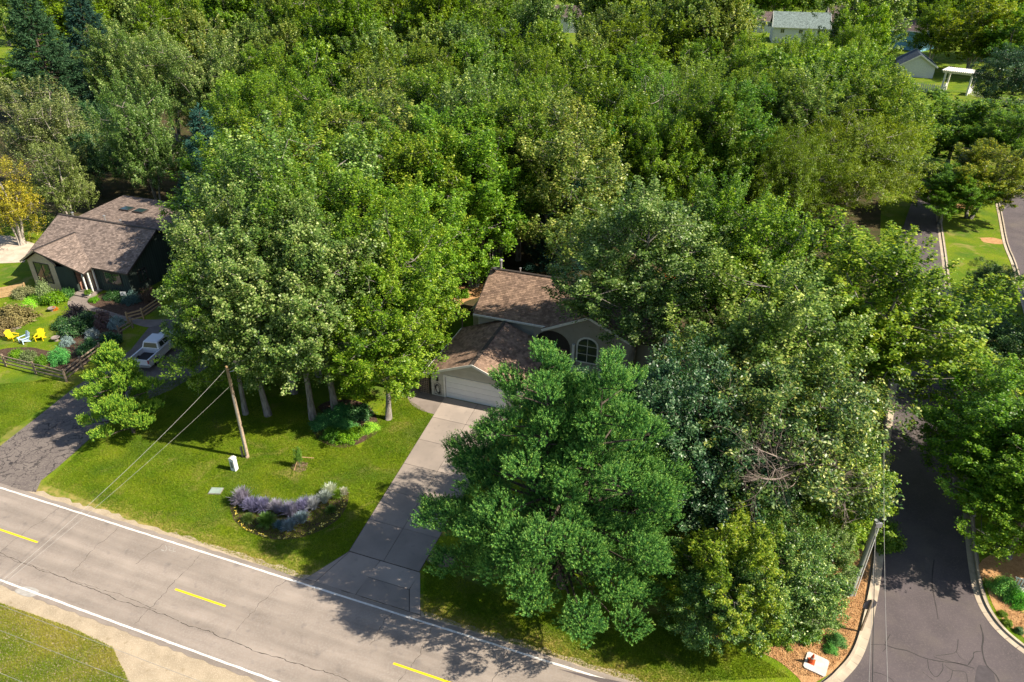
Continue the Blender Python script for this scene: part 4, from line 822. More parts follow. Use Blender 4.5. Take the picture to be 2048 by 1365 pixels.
# the big pine and its neighbours
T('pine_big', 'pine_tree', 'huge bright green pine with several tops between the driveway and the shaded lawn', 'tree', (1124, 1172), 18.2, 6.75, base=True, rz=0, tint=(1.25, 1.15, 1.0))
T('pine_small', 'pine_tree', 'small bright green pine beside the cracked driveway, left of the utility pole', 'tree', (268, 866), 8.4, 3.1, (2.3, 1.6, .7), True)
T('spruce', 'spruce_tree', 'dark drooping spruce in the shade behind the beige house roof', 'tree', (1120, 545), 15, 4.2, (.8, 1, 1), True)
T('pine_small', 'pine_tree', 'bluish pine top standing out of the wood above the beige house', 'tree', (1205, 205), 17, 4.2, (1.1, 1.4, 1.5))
T('spruce', 'spruce_tree', 'dark blue spruce behind the skylights of the green house', 'tree', (395, 215), 17, 4.6, (1.1, 1.35, 1.5))
T('spruce', 'spruce_tree', 'dark spruce low between the green house and the maples', 'tree', (372, 345), 8, 3, (1, 1.2, 1.2))
MK = 'maples standing over the front lawn'
S1 = (1, 1, 1); BR = (1.15, 1.12, .7); PALE = (1.15, 1.1, 1.15); DK = (.75, .82, .9)
for kind, lab, px, h, r, tint in (
    ('silver0', 'tall pale-leaved maple whose lit trunk stands at the back edge of the round shrub bed', (668, 822), 18.5, 5.6, S1),
    ('silver0', 'maple with thick leaning pale trunk just left of the round shrub bed', (628, 836), 17.5, 5.2, PALE),
    ('maple0', 'bright green low maple whose slim trunk stands right of the round shrub bed', (778, 838), 12.5, 4.6, BR),
    ('silver0', 'maple trunk second to the right from the utility pole', (534, 830), 17.5, 5, S1),
    ('maple0', 'slender maple trunk nearest to the utility pole on its right', (492, 828), 14.5, 4, PALE),
    ('silver0', 'maple trunk standing back in the shade left of the thick leaning trunk', (588, 785), 18.5, 5, S1),
    ('maple0', 'dark maple trunk in deep shade behind the round shrub bed', (638, 752), 19, 5, S1),
    ('maple0', 'bright green maple beside the curved path at the garage corner', (800, 778), 17, 5, BR),
    ('silver1', 'pale spreading maple at the left end of the front maples, over the pickup truck', (522, 768), 17.5, 4.7, PALE),
    ('silver1', 'pale maple behind the pickup truck hiding the right end of the green house', (520, 690), 17, 5.2, (1.25, 1.15, .9)),
    ('maple0', 'tall maple in the middle of the front maples, farther from the road', (720, 700), 18.5, 5.6, BR),
    ('maple0', 'bright green maple between the garage roof and the orange mulch', (835, 700), 16, 5, (1.1, 1.2, .7)),
    ('maple1', 'bright green maple behind the orange mulch left of the beige house', (900, 560), 17, 5.2, BR),
    ('silver0', 'maple behind the left end of the front maples near the dark spruce', (560, 660), 18, 5.4, S1)):
    T(kind, 'maple_tree', lab, 'tree', px, h, r, tint, True, MK)
# round the beige house
for kind, nm, lab, px, h, r, tint, *bs in (
    ('silver0', 'maple_tree', 'big dark-stemmed maple covering the right half of the beige house roof', (1258, 775), 19.6, 6.4, (.95, 1, 1), True),
    ('maple0', 'maple_tree', 'rounded dark green maple right of the big maple on the beige house', (1450, 358), 17.5, 4.4, (.85, .95, .9)),
    ('maple1', 'maple_tree', 'bright maple with upright shoots in the middle of the right-hand wood', (1560, 408), 17, 5.8, (1.15, 1.15, .7)),
    ('silver1', 'maple_tree', 'wide pale multi-stemmed maple right of the beige house', (1560, 540), 15.5, 6.4, (1.1, 1.1, .8)),
    ('maple1', 'maple_tree', 'bright green maple reaching over the side road from its left edge', (1790, 475), 15.5, 8.2, (1.3, 1.15, .75)),
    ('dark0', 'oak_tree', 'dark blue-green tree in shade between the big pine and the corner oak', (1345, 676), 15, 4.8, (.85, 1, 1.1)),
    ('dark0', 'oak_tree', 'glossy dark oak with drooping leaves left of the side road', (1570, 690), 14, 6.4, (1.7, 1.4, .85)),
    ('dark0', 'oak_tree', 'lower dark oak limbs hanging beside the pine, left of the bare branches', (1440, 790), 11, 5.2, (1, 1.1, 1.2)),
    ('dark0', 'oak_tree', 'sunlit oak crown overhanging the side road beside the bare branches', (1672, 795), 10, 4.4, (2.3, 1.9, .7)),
    ('locust0', 'locust_tree', 'large feathery yellow-green locust in the upper right', (1735, 225), 15.5, 8.2, (1.05, 1.05, .9)),
    ('maple0', 'maple_tree', 'big dark green maple left of the feathery locust', (1475, 165), 19, 6.8, (.72, .9, .8)),
    ('locust0', 'locust_tree', 'smaller feathery tree behind the dark maple, left of the large locust', (1600, 255), 15, 5.4, (.9, 1, .8)),
    ('maple0', 'maple_tree', 'rust-tinged dark tree standing over the bare trunks right behind the house', (1040, 185), 20, 5.8, (1, .95, .7)),
    ('maple0', 'maple_tree', 'bright green small tree at the road corner behind the utility pole', (1690, 935), 6.5, 3.2, (1.2, 1.15, .7))):
    o = T(kind, nm, lab, 'tree', px, h, r, tint, bool(bs), rz=0 if bs else None)
    if bs: o.scale.y *= .68      # a crown wider than it is deep
CG = 'tangled young trees on the corner bed'
for lab, px, h, r, kind, tint in (('young tree with yellow-tipped leaves lowest in the corner thicket', (1500, 1060), 8, 3.2, 'maple1', (1.25, 1.05, .7)), ('bushy young tree in the middle of the corner thicket', (1590, 1050), 7.5, 3.3, 'dark0', (1.8, 1.7, .9)),
    ('pale young tree beside the grey utility pole', (1660, 1075), 5.5, 2.0, 'silver1', (.95, 1, .95)), ('dark young tree at the left edge of the corner thicket above the shaded lawn', (1435, 1120), 6.5, 2.6, 'dark0', (1.4, 1.5, .9)), ('young tree hiding the foot of the grey utility pole', (1618, 1150), 4.2, 1.8, 'silver1', (.9, 1.05, .9))):
    T(kind, 'young_tree', lab, 'tree', px, h, r, tint, False, CG)
# east of the side road
for kind, nm, lab, px, h, r, tint in (
    ('maple0', 'maple_tree', 'dense green tree on the right edge overhanging the side road', (2055, 770), 11, 4.8, (.95, 1.1, .7)),
    ('maple0', 'maple_tree', 'leafy tree at the right edge just above the white bench', (2120, 900), 9, 4.4, (1.1, 1.15, .7)),
    ('dark0', 'oak_tree', 'dark tree at the right edge below the lawn island', (2010, 628), 8, 4.2, (1, 1.2, .8)),
    ('dark0', 'round_tree', 'small round tree on the lawn island by the far kerb', (2000, 520), 5.5, 2.4, (1.3, 1.3, .8)),
    ('maple1', 'orange_tinged_tree', 'tree with olive and orange-tinged leaves on a bare soil ring, right edge', (1985, 290), 10.5, 6.5, (1.35, .95, .5)),
    ('maple0', 'maple_tree', 'small dark tree at the top of the lawn island beside the side road', (1915, 335), 8, 5, (.8, .95, .6)),
    ('far0', 'round_tree', 'round olive green tree below the white pergola', (1940, 190), 12, 8.2, (.9, .95, .8)),
    ('dark0', 'dark_tree', 'dark blue-green tree at the right edge beside the pergola', (2065, 78), 16, 8, (.65, .8, .95)),
    ('far0', 'round_tree', 'narrow bright tree standing between the grey-green roof and the blue house', (1742, 5), 20, 6, (1.2, 1.2, .6)),
    ('maple1', 'maple_tree', 'ragged green tree at the right edge above the orange-tinged tree', (2040, 225), 11, 7, (.9, 1, .7))):
    T(kind, nm, lab, 'tree', px, h, r, tint)
for lab, px, h, r, tint in (('huge yellow-green willow mass at the top right, middle part above the pergola', (1935, 145), 19, 9.5, (1.35, 1.25, .7)), ('yellow-green willow in the very top right corner', (2030, 120), 22, 11, (1.4, 1.25, .6)), ('darker green willow right of the white garage', (1858, 128), 17, 7.5, (.95, 1.1, .7)), ('willow rising behind the pergola trees at the top edge', (1975, 60), 24, 11, (1.3, 1.2, .6)), ('green tree filling the corner behind the willow', (1880, 55), 22, 10, (1.1, 1.15, .6))):
    T('far2', 'willow_tree', lab, 'tree', px, h, r, tint, True)
for lab, px in (('loose tree whose top overlaps the left end of the grey-green roof', (1500, 66)), ('loose tree in front of the middle of the grey-green roof', (1580, 76)), ('loose tree before the dark brown roof wing at the top', (1640, 66)), ('loose tree right of the dark brown roof wing', (1708, 50))):
    T('maple1', 'maple_tree', lab, 'tree', px, 17, 5, (1.2, 1.15, .6))
for k, px in enumerate((1440, 1490, 1545, 1600, 1660, 1715, 1770)):
    T('far0', 'background_tree', 'tree behind the far roofs at the top edge, %s from the left' % ('first', 'second', 'third', 'fourth', 'fifth', 'sixth', 'seventh')[k], 'tree', (px, 42 + (k*7) % 5), 19, 10, (1.1, 1.1, .7), True, 'trees behind the far roofs')
for lab, px, h, r in (('leafy tree just outside the right edge beside the side road', (2165, 985), 13, 5.5), ('leafy tree outside the right edge level with the oak', (2150, 800), 14, 5.5), ('tall tree outside the right edge behind the white bench', (2290, 1090), 14, 6), ('tree outside the right edge beyond the lawn island', (2230, 640), 13, 6)):
    T('maple0', 'maple_tree', lab, 'tree', px, h, r, (.95, 1.05, .7), True)
T('far0', 'round_tree', 'tree rising behind the dark blue-green tree near the pergola', 'tree', (2000, 158), 17, 8, (.9, 1, .6), True)  # added tree, placed to shade the grass around the pergola
# left edge
for kind, nm, lab, px, h, r, tint in (
    ('sparse0', 'sparse_tree', 'thin grey-green tree with upright stems at the left edge above the green house', (45, 165), 16, 5.4, S1),
    ('sparse0', 'sparse_tree', 'thin grey-green tree leaning right of the leftmost sparse tree', (105, 195), 14.5, 4.6, (1, 1.05, .95)),
    ('sparse0', 'sparse_tree', 'sparse tree with pale trunks left of the green house roof', (95, 290), 11, 4, (.95, 1.05, .8)),
    ('sparse0', 'yellow_tree', 'yellow-leaved tree cut by the left edge of the frame', (-18, 320), 11, 3.6, (1.75, 1.35, .35)),
    ('far2', 'round_tree', 'low bright green tree behind the sparse trees at the upper left', (95, 85), 13, 7, (1.0, 1.2, .5)),
    ('far2', 'round_tree', 'bright green tree at the far left edge behind the sparse trees', (15, 115), 12, 6, (.9, 1.1, .5)),
    ('spruce', 'spruce_tree', 'dark conifer with drooping fronds in the top left corner', (40, -30), 26, 8, (1.3, 1.2, .7)),
    ('spruce', 'spruce_tree', 'second dark conifer right of the top left corner', (150, -25), 24, 7.5, (.8, .9, .9)),
    ('silver1', 'silver_tree', 'tall silvery tree with fine upright shoots right of the low bright tree', (215, 50), 19, 6.6, (1, 1.02, .95)),
    ('silver1', 'silver_tree', 'tall silvery tree second in the upper left silvery group', (310, 65), 19, 6.4, PALE),
    ('silver1', 'silver_tree', 'silvery tree above the dark blue spruce', (405, 75), 19, 6.4, PALE),
    ('silver1', 'silver_tree', 'silvery tree just above the green house roof', (255, 165), 17.5, 5, (.85, .95, .9)),
    ('maple1', 'maple_tree', 'green tree right of the dark blue spruce', (480, 150), 19, 6.2, (1.1, 1.1, .75))):
    T(kind, nm, lab, 'tree', px, h, r, tint)
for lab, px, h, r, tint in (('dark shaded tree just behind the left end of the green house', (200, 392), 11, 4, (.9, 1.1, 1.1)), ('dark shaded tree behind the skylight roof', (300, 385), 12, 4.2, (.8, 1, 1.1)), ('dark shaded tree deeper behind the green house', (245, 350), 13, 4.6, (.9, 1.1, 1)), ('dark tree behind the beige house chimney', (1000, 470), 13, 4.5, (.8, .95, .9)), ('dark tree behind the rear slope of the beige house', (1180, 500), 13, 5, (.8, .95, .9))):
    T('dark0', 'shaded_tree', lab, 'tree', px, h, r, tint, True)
# the rows of the wood, every crown its own tree
tr_ = random.Random(11)
RN = ['rear', 'second', 'third', 'fourth', 'fifth', 'front']; adj = {'maple0': 'bright green', 'maple1': 'fresh green upright', 'silver0': 'pale-leaved', 'silver1': 'silvery green', 'far0': 'mid green', 'far1': 'grey-green', 'far2': 'light green loose'}
def row(k, y, xs, h, r, kinds, blocked=()):
    n = 0; ords = ['first', 'second', 'third', 'fourth', 'fifth', 'sixth', 'seventh', 'eighth', 'ninth', 'tenth', 'eleventh', 'twelfth', 'thirteenth', 'fourteenth', 'fifteenth', 'sixteenth', 'seventeenth', 'eighteenth', 'nineteenth', 'twentieth', 'twenty-first', 'twenty-second', 'twenty-third', 'twenty-fourth', 'twenty-fifth', 'twenty-sixth', 'twenty-seventh', 'twenty-eighth', 'twenty-ninth', 'thirtieth', 'thirty-first', 'thirty-second', 'thirty-third', 'thirty-fourth', 'thirty-fifth']
    for x in xs:
        xx = x + tr_.uniform(-14, 14); yy = y + tr_.uniform(-12, 12)
        if any(a < xx < b for a, b in blocked): continue
        n += 1; kd = tr_.choice(kinds); g = tr_.uniform(.85, 1.15); yl = tr_.uniform(.88, 1.15) if kd != 'far2' else tr_.uniform(.75, .95)
        T(kd, 'wood_tree', '%s tree, %s from the left in the %s of the wood' % (adj[kd], ords[n-1], RN[k]), 'tree', (xx, yy), h*tr_.uniform(.88, 1.1), r*tr_.uniform(.85, 1.2), (g*yl, g, g*tr_.uniform(.6, .9)), group='trees of the wood')
far = ['far0', 'far1', 'far2']; nearr = ['maple0', 'maple1', 'silver1', 'maple0']
RN = ['topmost row', 'second row', 'third row', 'fourth row', 'fifth row', 'sixth row', 'seventh row', 'lowest row']
row(0, -62, range(-30, 2080, 66), 24, 9, far, ((1110, 1150), (1285, 1320), (1465, 1735)))
row(1, -32, range(190, 1500, 74), 22, 7.5, far, ((985, 1045), (1115, 1160), (1280, 1325)))
row(2, -5, range(225, 1490, 84), 18, 6.8, far, ((970, 1050), (1115, 1155), (1280, 1320)))
row(3, 38, range(480, 1800, 88), 18, 6.5, far, ((1455, 1790),))
row(4, 92, range(530, 1800, 108), 18.5, 6.8, ['far0', 'maple1', 'far2', 'maple1'], ((1290, 1400),))
row(5, 145, range(500, 1830, 116), 19, 6.8, ['maple1', 'maple1', 'silver1', 'maple0'], ((1000, 1060), (1275, 1400)))
row(6, 205, range(520, 1330, 120), 19, 6.7, nearr, ((1150, 1340),))
row(7, 268, range(470, 980, 116), 19, 6.4, nearr)
T('maple1', 'maple_tree', 'bright tree between the dark maple and the olive round tree', 'tree', (1790, 160), 15, 6, (1.1, 1.1, .6))
T('maple1', 'maple_tree', 'bright tree above the large feathery locust', 'tree', (1680, 130), 16, 6, (1.15, 1.12, .6))
for kd, lab, px, h, r, tint in (('sparse0', 'loose pale-trunked tree before the left part of the white house in the wood', (1305, 150), 18, 5, (.6, 1.05, .3)), ('sparse0', 'loose pale-trunked tree before the right part of the white house in the wood', (1362, 138), 18, 5.2, (.8, 1.1, .35)), ('maple1', 'bright tree whose top covers the foot of the white house in the wood', (1335, 232), 16, 5, (1.1, 1.1, .6)), ('maple0', 'dark tree left of the white house in the wood', (1248, 175), 18, 5.4, (.85, .95, .7)),
    ('sparse0', 'loose light tree at the right end of the white house in the wood', (1400, 128), 18, 5, (.9, 1.15, .35))):
    T(kd, 'wood_tree', lab, 'tree', px, h, r, tint)
# dead limbs in the corner oak
dl = thing('dead_limb', 'tangle of bare reddish-grey dead branches hanging in the corner oak', 'branch', (at(1640, 920, 7.4).x, at(1640, 920, 7.4).y, 7.4), 0)
dr_ = random.Random(5); dm = MB()
def twig(mb, p, d, L_, r, depth):
    pts = [p]; q = p; dd = d.copy()
    for k in range(4): dd = (dd + Vector((dr_.uniform(-.3, .3), dr_.uniform(-.3, .3), dr_.uniform(-.2, .22)))).normalized(); q = q + dd*L_/4; pts.append(q)
    mb.tube(pts, [r*(1-k*.17) for k in range(5)], 4 if depth < 2 else 3, cap=False)
    if depth < 4:
        for k in range(4 if depth < 3 else 3): j = dr_.randint(1, 4); nd = (dd + Vector((dr_.uniform(-1, 1), dr_.uniform(-1, 1), dr_.uniform(-.45, .6)))).normalized(); twig(mb, pts[j], nd, L_*dr_.uniform(.45, .68), r*.5, depth+1)
base = dl.location
for tgt, z in (((1480, 1025), 7.9), ((1540, 975), 8.2), ((1560, 1010), 7.7), ((1700, 965), 8.0), ((1640, 995), 7.7)):
    e = at(tgt[0], tgt[1], z) - base; twig(dm, Vector((0, 0, 0)), e.normalized(), e.length*.8, .085, 0)
dm.tube([(0, 0, -2.5), (.1, 0, -1), (0, 0, 0), tuple(at(1665, 870, 8.5)-base)], [.22, .2, .17, .1], 7); dm.build('dead_branches', BARE, dl, True)
# ------------------------------------------------------------------ utility poles and wires
def upole(name, label, px, h, r0, r1, m):
    o = thing(name, label, 'pole', at(*px)); MB().tube([(0, 0, -.1), (0, 0, h*.5), (0, 0, h)], [r0, (r0+r1)/2, r1], 10).build('shaft', m, o, True); return o
up = upole('utility_pole', 'weathered wooden utility pole on the sunny lawn left of the maples', (495, 915), 8.3, .15, .11, 'wood_grey')
MB().lathe([(.02, 8.28), (.11, 8.3), (.1, 8.4), (.02, 8.42)], 8).build('pole_cap', 'wood_new', up); MB().tube([(.1, 0, 7.9), (.45, .1, 7.95)], .02, 5).build('bracket', 'metal', up)
MB().box(-.42, -.3, -.02, .1, 0, 1.0).build('stub_post', 'wood_grey', up); MB().box(-.02, .06, -.17, -.13, .3, 6).build('conduit', 'metal', up)
rp = upole('utility_pole', 'grey utility pole with pale conduit rising from the mulch beside the side road', (1701, 1190), 6.3, .17, .13, mat('pole_grey', (.26, .27, .24), .8, .2, (.16, .18, .15), 3, 8, (1, 1, .2)))
MB().tube([(.2, -.12, 0), (.18, -.1, 6.2)], .035, 6).build('conduit', 'trim_white', rp); MB().tube([(.2, .05, 0), (.17, .03, 6.2)], .025, 6).build('conduit', 'metal', rp)
MB().tube([(-.9, .5, 0), (-.62, .3, 2.6)], .045, 6).build('guy_guard', 'paint_yellow', rp); MB().box(-.1, .3, -.2, -.05, 5.9, 6.2).build('bracket', 'metal', rp)
mat('wire_light', (.3, .29, .27), .5, .4); mat('wire_dark', (.03, .03, .03), .6, .3)
def wire(label, p, q, sag, r, m, group='overhead wires'):
    p, q = Vector(p), Vector(q); pts = [p.lerp(q, t/24) - Vector((0, 0, sag*4*(t/24)*(1-t/24))) for t in range(25)]; o = MB().tube(pts, r, 5).build('overhead_wire', m); tag(o, label, 'wire', group)
ptop = at(495, 915) + Vector((0, 0, 8.25))
wire('pale service wire from the top of the left utility pole down over the road', ptop, at(-420, 1500, 9), .9, .010, 'wire_light')
wire('thin second wire from lower on the left utility pole towards the road', ptop - Vector((0, 0, 1.5)), at(-420, 1500, 8.95), .6, .007, 'wire_light')
wire('thin wire crossing from the left utility pole back into the maples', ptop - Vector((0, 0, .2)), at(700, 560, 10), .6, .016, 'wire_light')
for lab, px in (('roadside wire crossing the bottom left grass, nearer the road', (0, 1260)), ('lowest roadside wire in the bottom left corner', (0, 1345)), ('faint roadside wire over the gravel shoulder', (245, 1303))):
    c = at(px[0], px[1], 9); d = lot(1, 0); wire(lab, c - d*60, c + d*45, .05, .008, 'wire_light', 'roadside wires')
rt = at(1701, 1190) + Vector((0, 0, 6.15))
wire('thick dark cable running down the frame from the grey utility pole', rt, at(1745, 1750, 8), .35, .02, 'wire_dark'); wire('thin pale wire beside the thick dark cable', rt, at(1728, 1750, 8.2), .3, .009, 'wire_light')
wire('long pale wire hanging over the side road', at(1768, 900, 7.6), at(1792, 1750, 8.5), .5, .010, 'wire_light')
# ------------------------------------------------------------------ things on the lawn
ub = thing('utility_box', 'tall pale grey utility pedestal box on the lawn beside the wooden pole', 'utility box', at(470, 940), LA)
MB().box(-.2, .2, -.18, .18, 0, 1.1).build('cabinet', 'door_white', ub); MB().prism([(-.22, 1.1), (.22, 1.1), (.22, 1.16), (0, 1.24), (-.22, 1.16)], -.2, .2, 'y').build('lid', 'trim_white', ub); MB().box(-.12, .1, -.2, -.181, .3, .9).build('door', 'pole_grey', ub)
hp = thing('handhole_cover', 'flat grey-green utility cover set in the lawn', 'utility cover', at(432, 983), LA + .3); MB().box(-.42, .42, -.3, .3, .0, .09).build('lid', mat('cover', (.27, .34, .29), .7, .2), hp); MB().box(-.47, .47, -.35, .35, .0, .05).build('rim', 'concrete_dark', hp)
plant('silver1', 'sapling', 'thin staked sapling in a small mulch ring on the lawn', 'tree', tuple(at(600, 934)), 1.9, .3, tint=(.9, 1.2, .5))
sk = thing('tree_stakes', 'two orange wooden stakes tied beside the sapling', 'stakes', at(600, 934)); MB().tube([(-.35, -.5, 0), (0, 0, .9)], .03, 5).build('stake', 'wood_new', sk); MB().tube([(.1, .25, .75), (1.1, .2, .7)], .035, 5).build('stake', 'wood_new', sk)
# crescent bed: ornamental grasses and lavender
LV = (.22, .21, .38); BG = (.10, .19, .24); GRN = (.16, .34, .10)  # lavender tints darkened so their colour carries the shade over this bed
for i, (x, y, h, r, kd, tint, lab, nm) in enumerate((
    (487, 1008, 1.15, .75, 'clump_plain', (.30, .27, .38), 'tall mauve lavender at the left tip of the crescent bed', 'lavender'), (505, 1022, 1.0, .7, 'clump_plain', LV, 'blue-grey lavender second from the left tip of the crescent bed', 'lavender'),
    (498, 1044, .7, .55, 'clump', (.7, .8, .9), 'dark green tuft low at the left of the crescent bed', 'grass_clump'), (535, 1050, .95, .85, 'clump', (.75, 1.05, 1), 'big arching green grass clump in the crescent bed', 'grass_clump'),
    (530, 1022, .9, .7, 'clump_plain', LV, 'lavender just above the big green grass clump', 'lavender'), (555, 1024, .9, .65, 'clump_plain', (.36, .34, .46), 'lavender right of the one above the green clump', 'lavender'),
    (562, 1058, .6, .5, 'clump_plain', BG, 'low teal tuft right of the big green clump', 'grass_clump'), (583, 1032, 1.0, .75, 'clump_plain', (.26, .25, .38), 'tall lavender at the middle of the crescent bed', 'lavender'), (580, 1060, .7, .6, 'clump_plain', (.24, .32, .4), 'blue-green tuft at the bottom of the crescent bed', 'grass_clump'),
    (605, 1045, .7, .6, 'clump_plain', (.22, .3, .36), 'blue tuft right of the bottom of the crescent', 'grass_clump'), (610, 1022, .9, .7, 'clump_plain', LV, 'lavender right of the middle of the crescent bed', 'lavender'), (628, 1018, .85, .6, 'clump_plain', (.38, .4, .46), 'lavender nearing the right arm of the crescent bed', 'lavender'),
    (650, 1005, .8, .6, 'clump_plain', (.4, .46, .44), 'pale silvery clump in the right arm of the crescent bed', 'grass_clump'), (662, 990, .8, .6, 'clump_plain', (.55, .6, .5), 'whitish clump near the right tip of the crescent bed', 'grass_clump'),
    (676, 996, .7, .5, 'clump', (1.1, 1.3, .7), 'bright green tuft at the right tip of the crescent bed', 'grass_clump'), (662, 1024, .5, .5, 'clump', (.6, .8, .8), 'dark tuft below the right arm of the crescent bed', 'grass_clump'), (688, 990, .5, .4, 'clump_plain', (.5, .5, .42), 'small pale tuft at the extreme right tip of the crescent', 'grass_clump'))):
    plant(kd, nm, lab, 'plant', tuple(at(x, y)), h*(1.15 if kd == 'clump_plain' else 1), r*(1.6 if kd == 'clump_plain' else 1.1), tint=tint)
fl = []
for (x0, y0), (x1, y1) in zip([(470, 1018), (474, 1040), (496, 1062), (525, 1074), (560, 1080), (600, 1075), (640, 1058), (665, 1042), (684, 1022)], [(474, 1040), (496, 1062), (525, 1074), (560, 1080), (600, 1075), (640, 1058), (665, 1042), (684, 1022), (692, 1000)]):
    for k in range(7):
        t = rnd.random(); c = at(x0+(x1-x0)*t + rnd.uniform(-3, 3), y0+(y1-y0)*t + rnd.uniform(-2, 2))
        for j in range(3): fl.append((c.x+rnd.uniform(-.09, .09), c.y+rnd.uniform(-.09, .09), rnd.uniform(.1, .22)))
fl = np.array(fl); link('flower_edging', leaves('flower_edging', fl, np.zeros_like(fl), .085, rg.random(len(fl)), mat('flower_yellow', (.75, .55, .03), .6, .2, (.6, .55, .2), 5), rg, .9, 1.2), None, 'stuff')
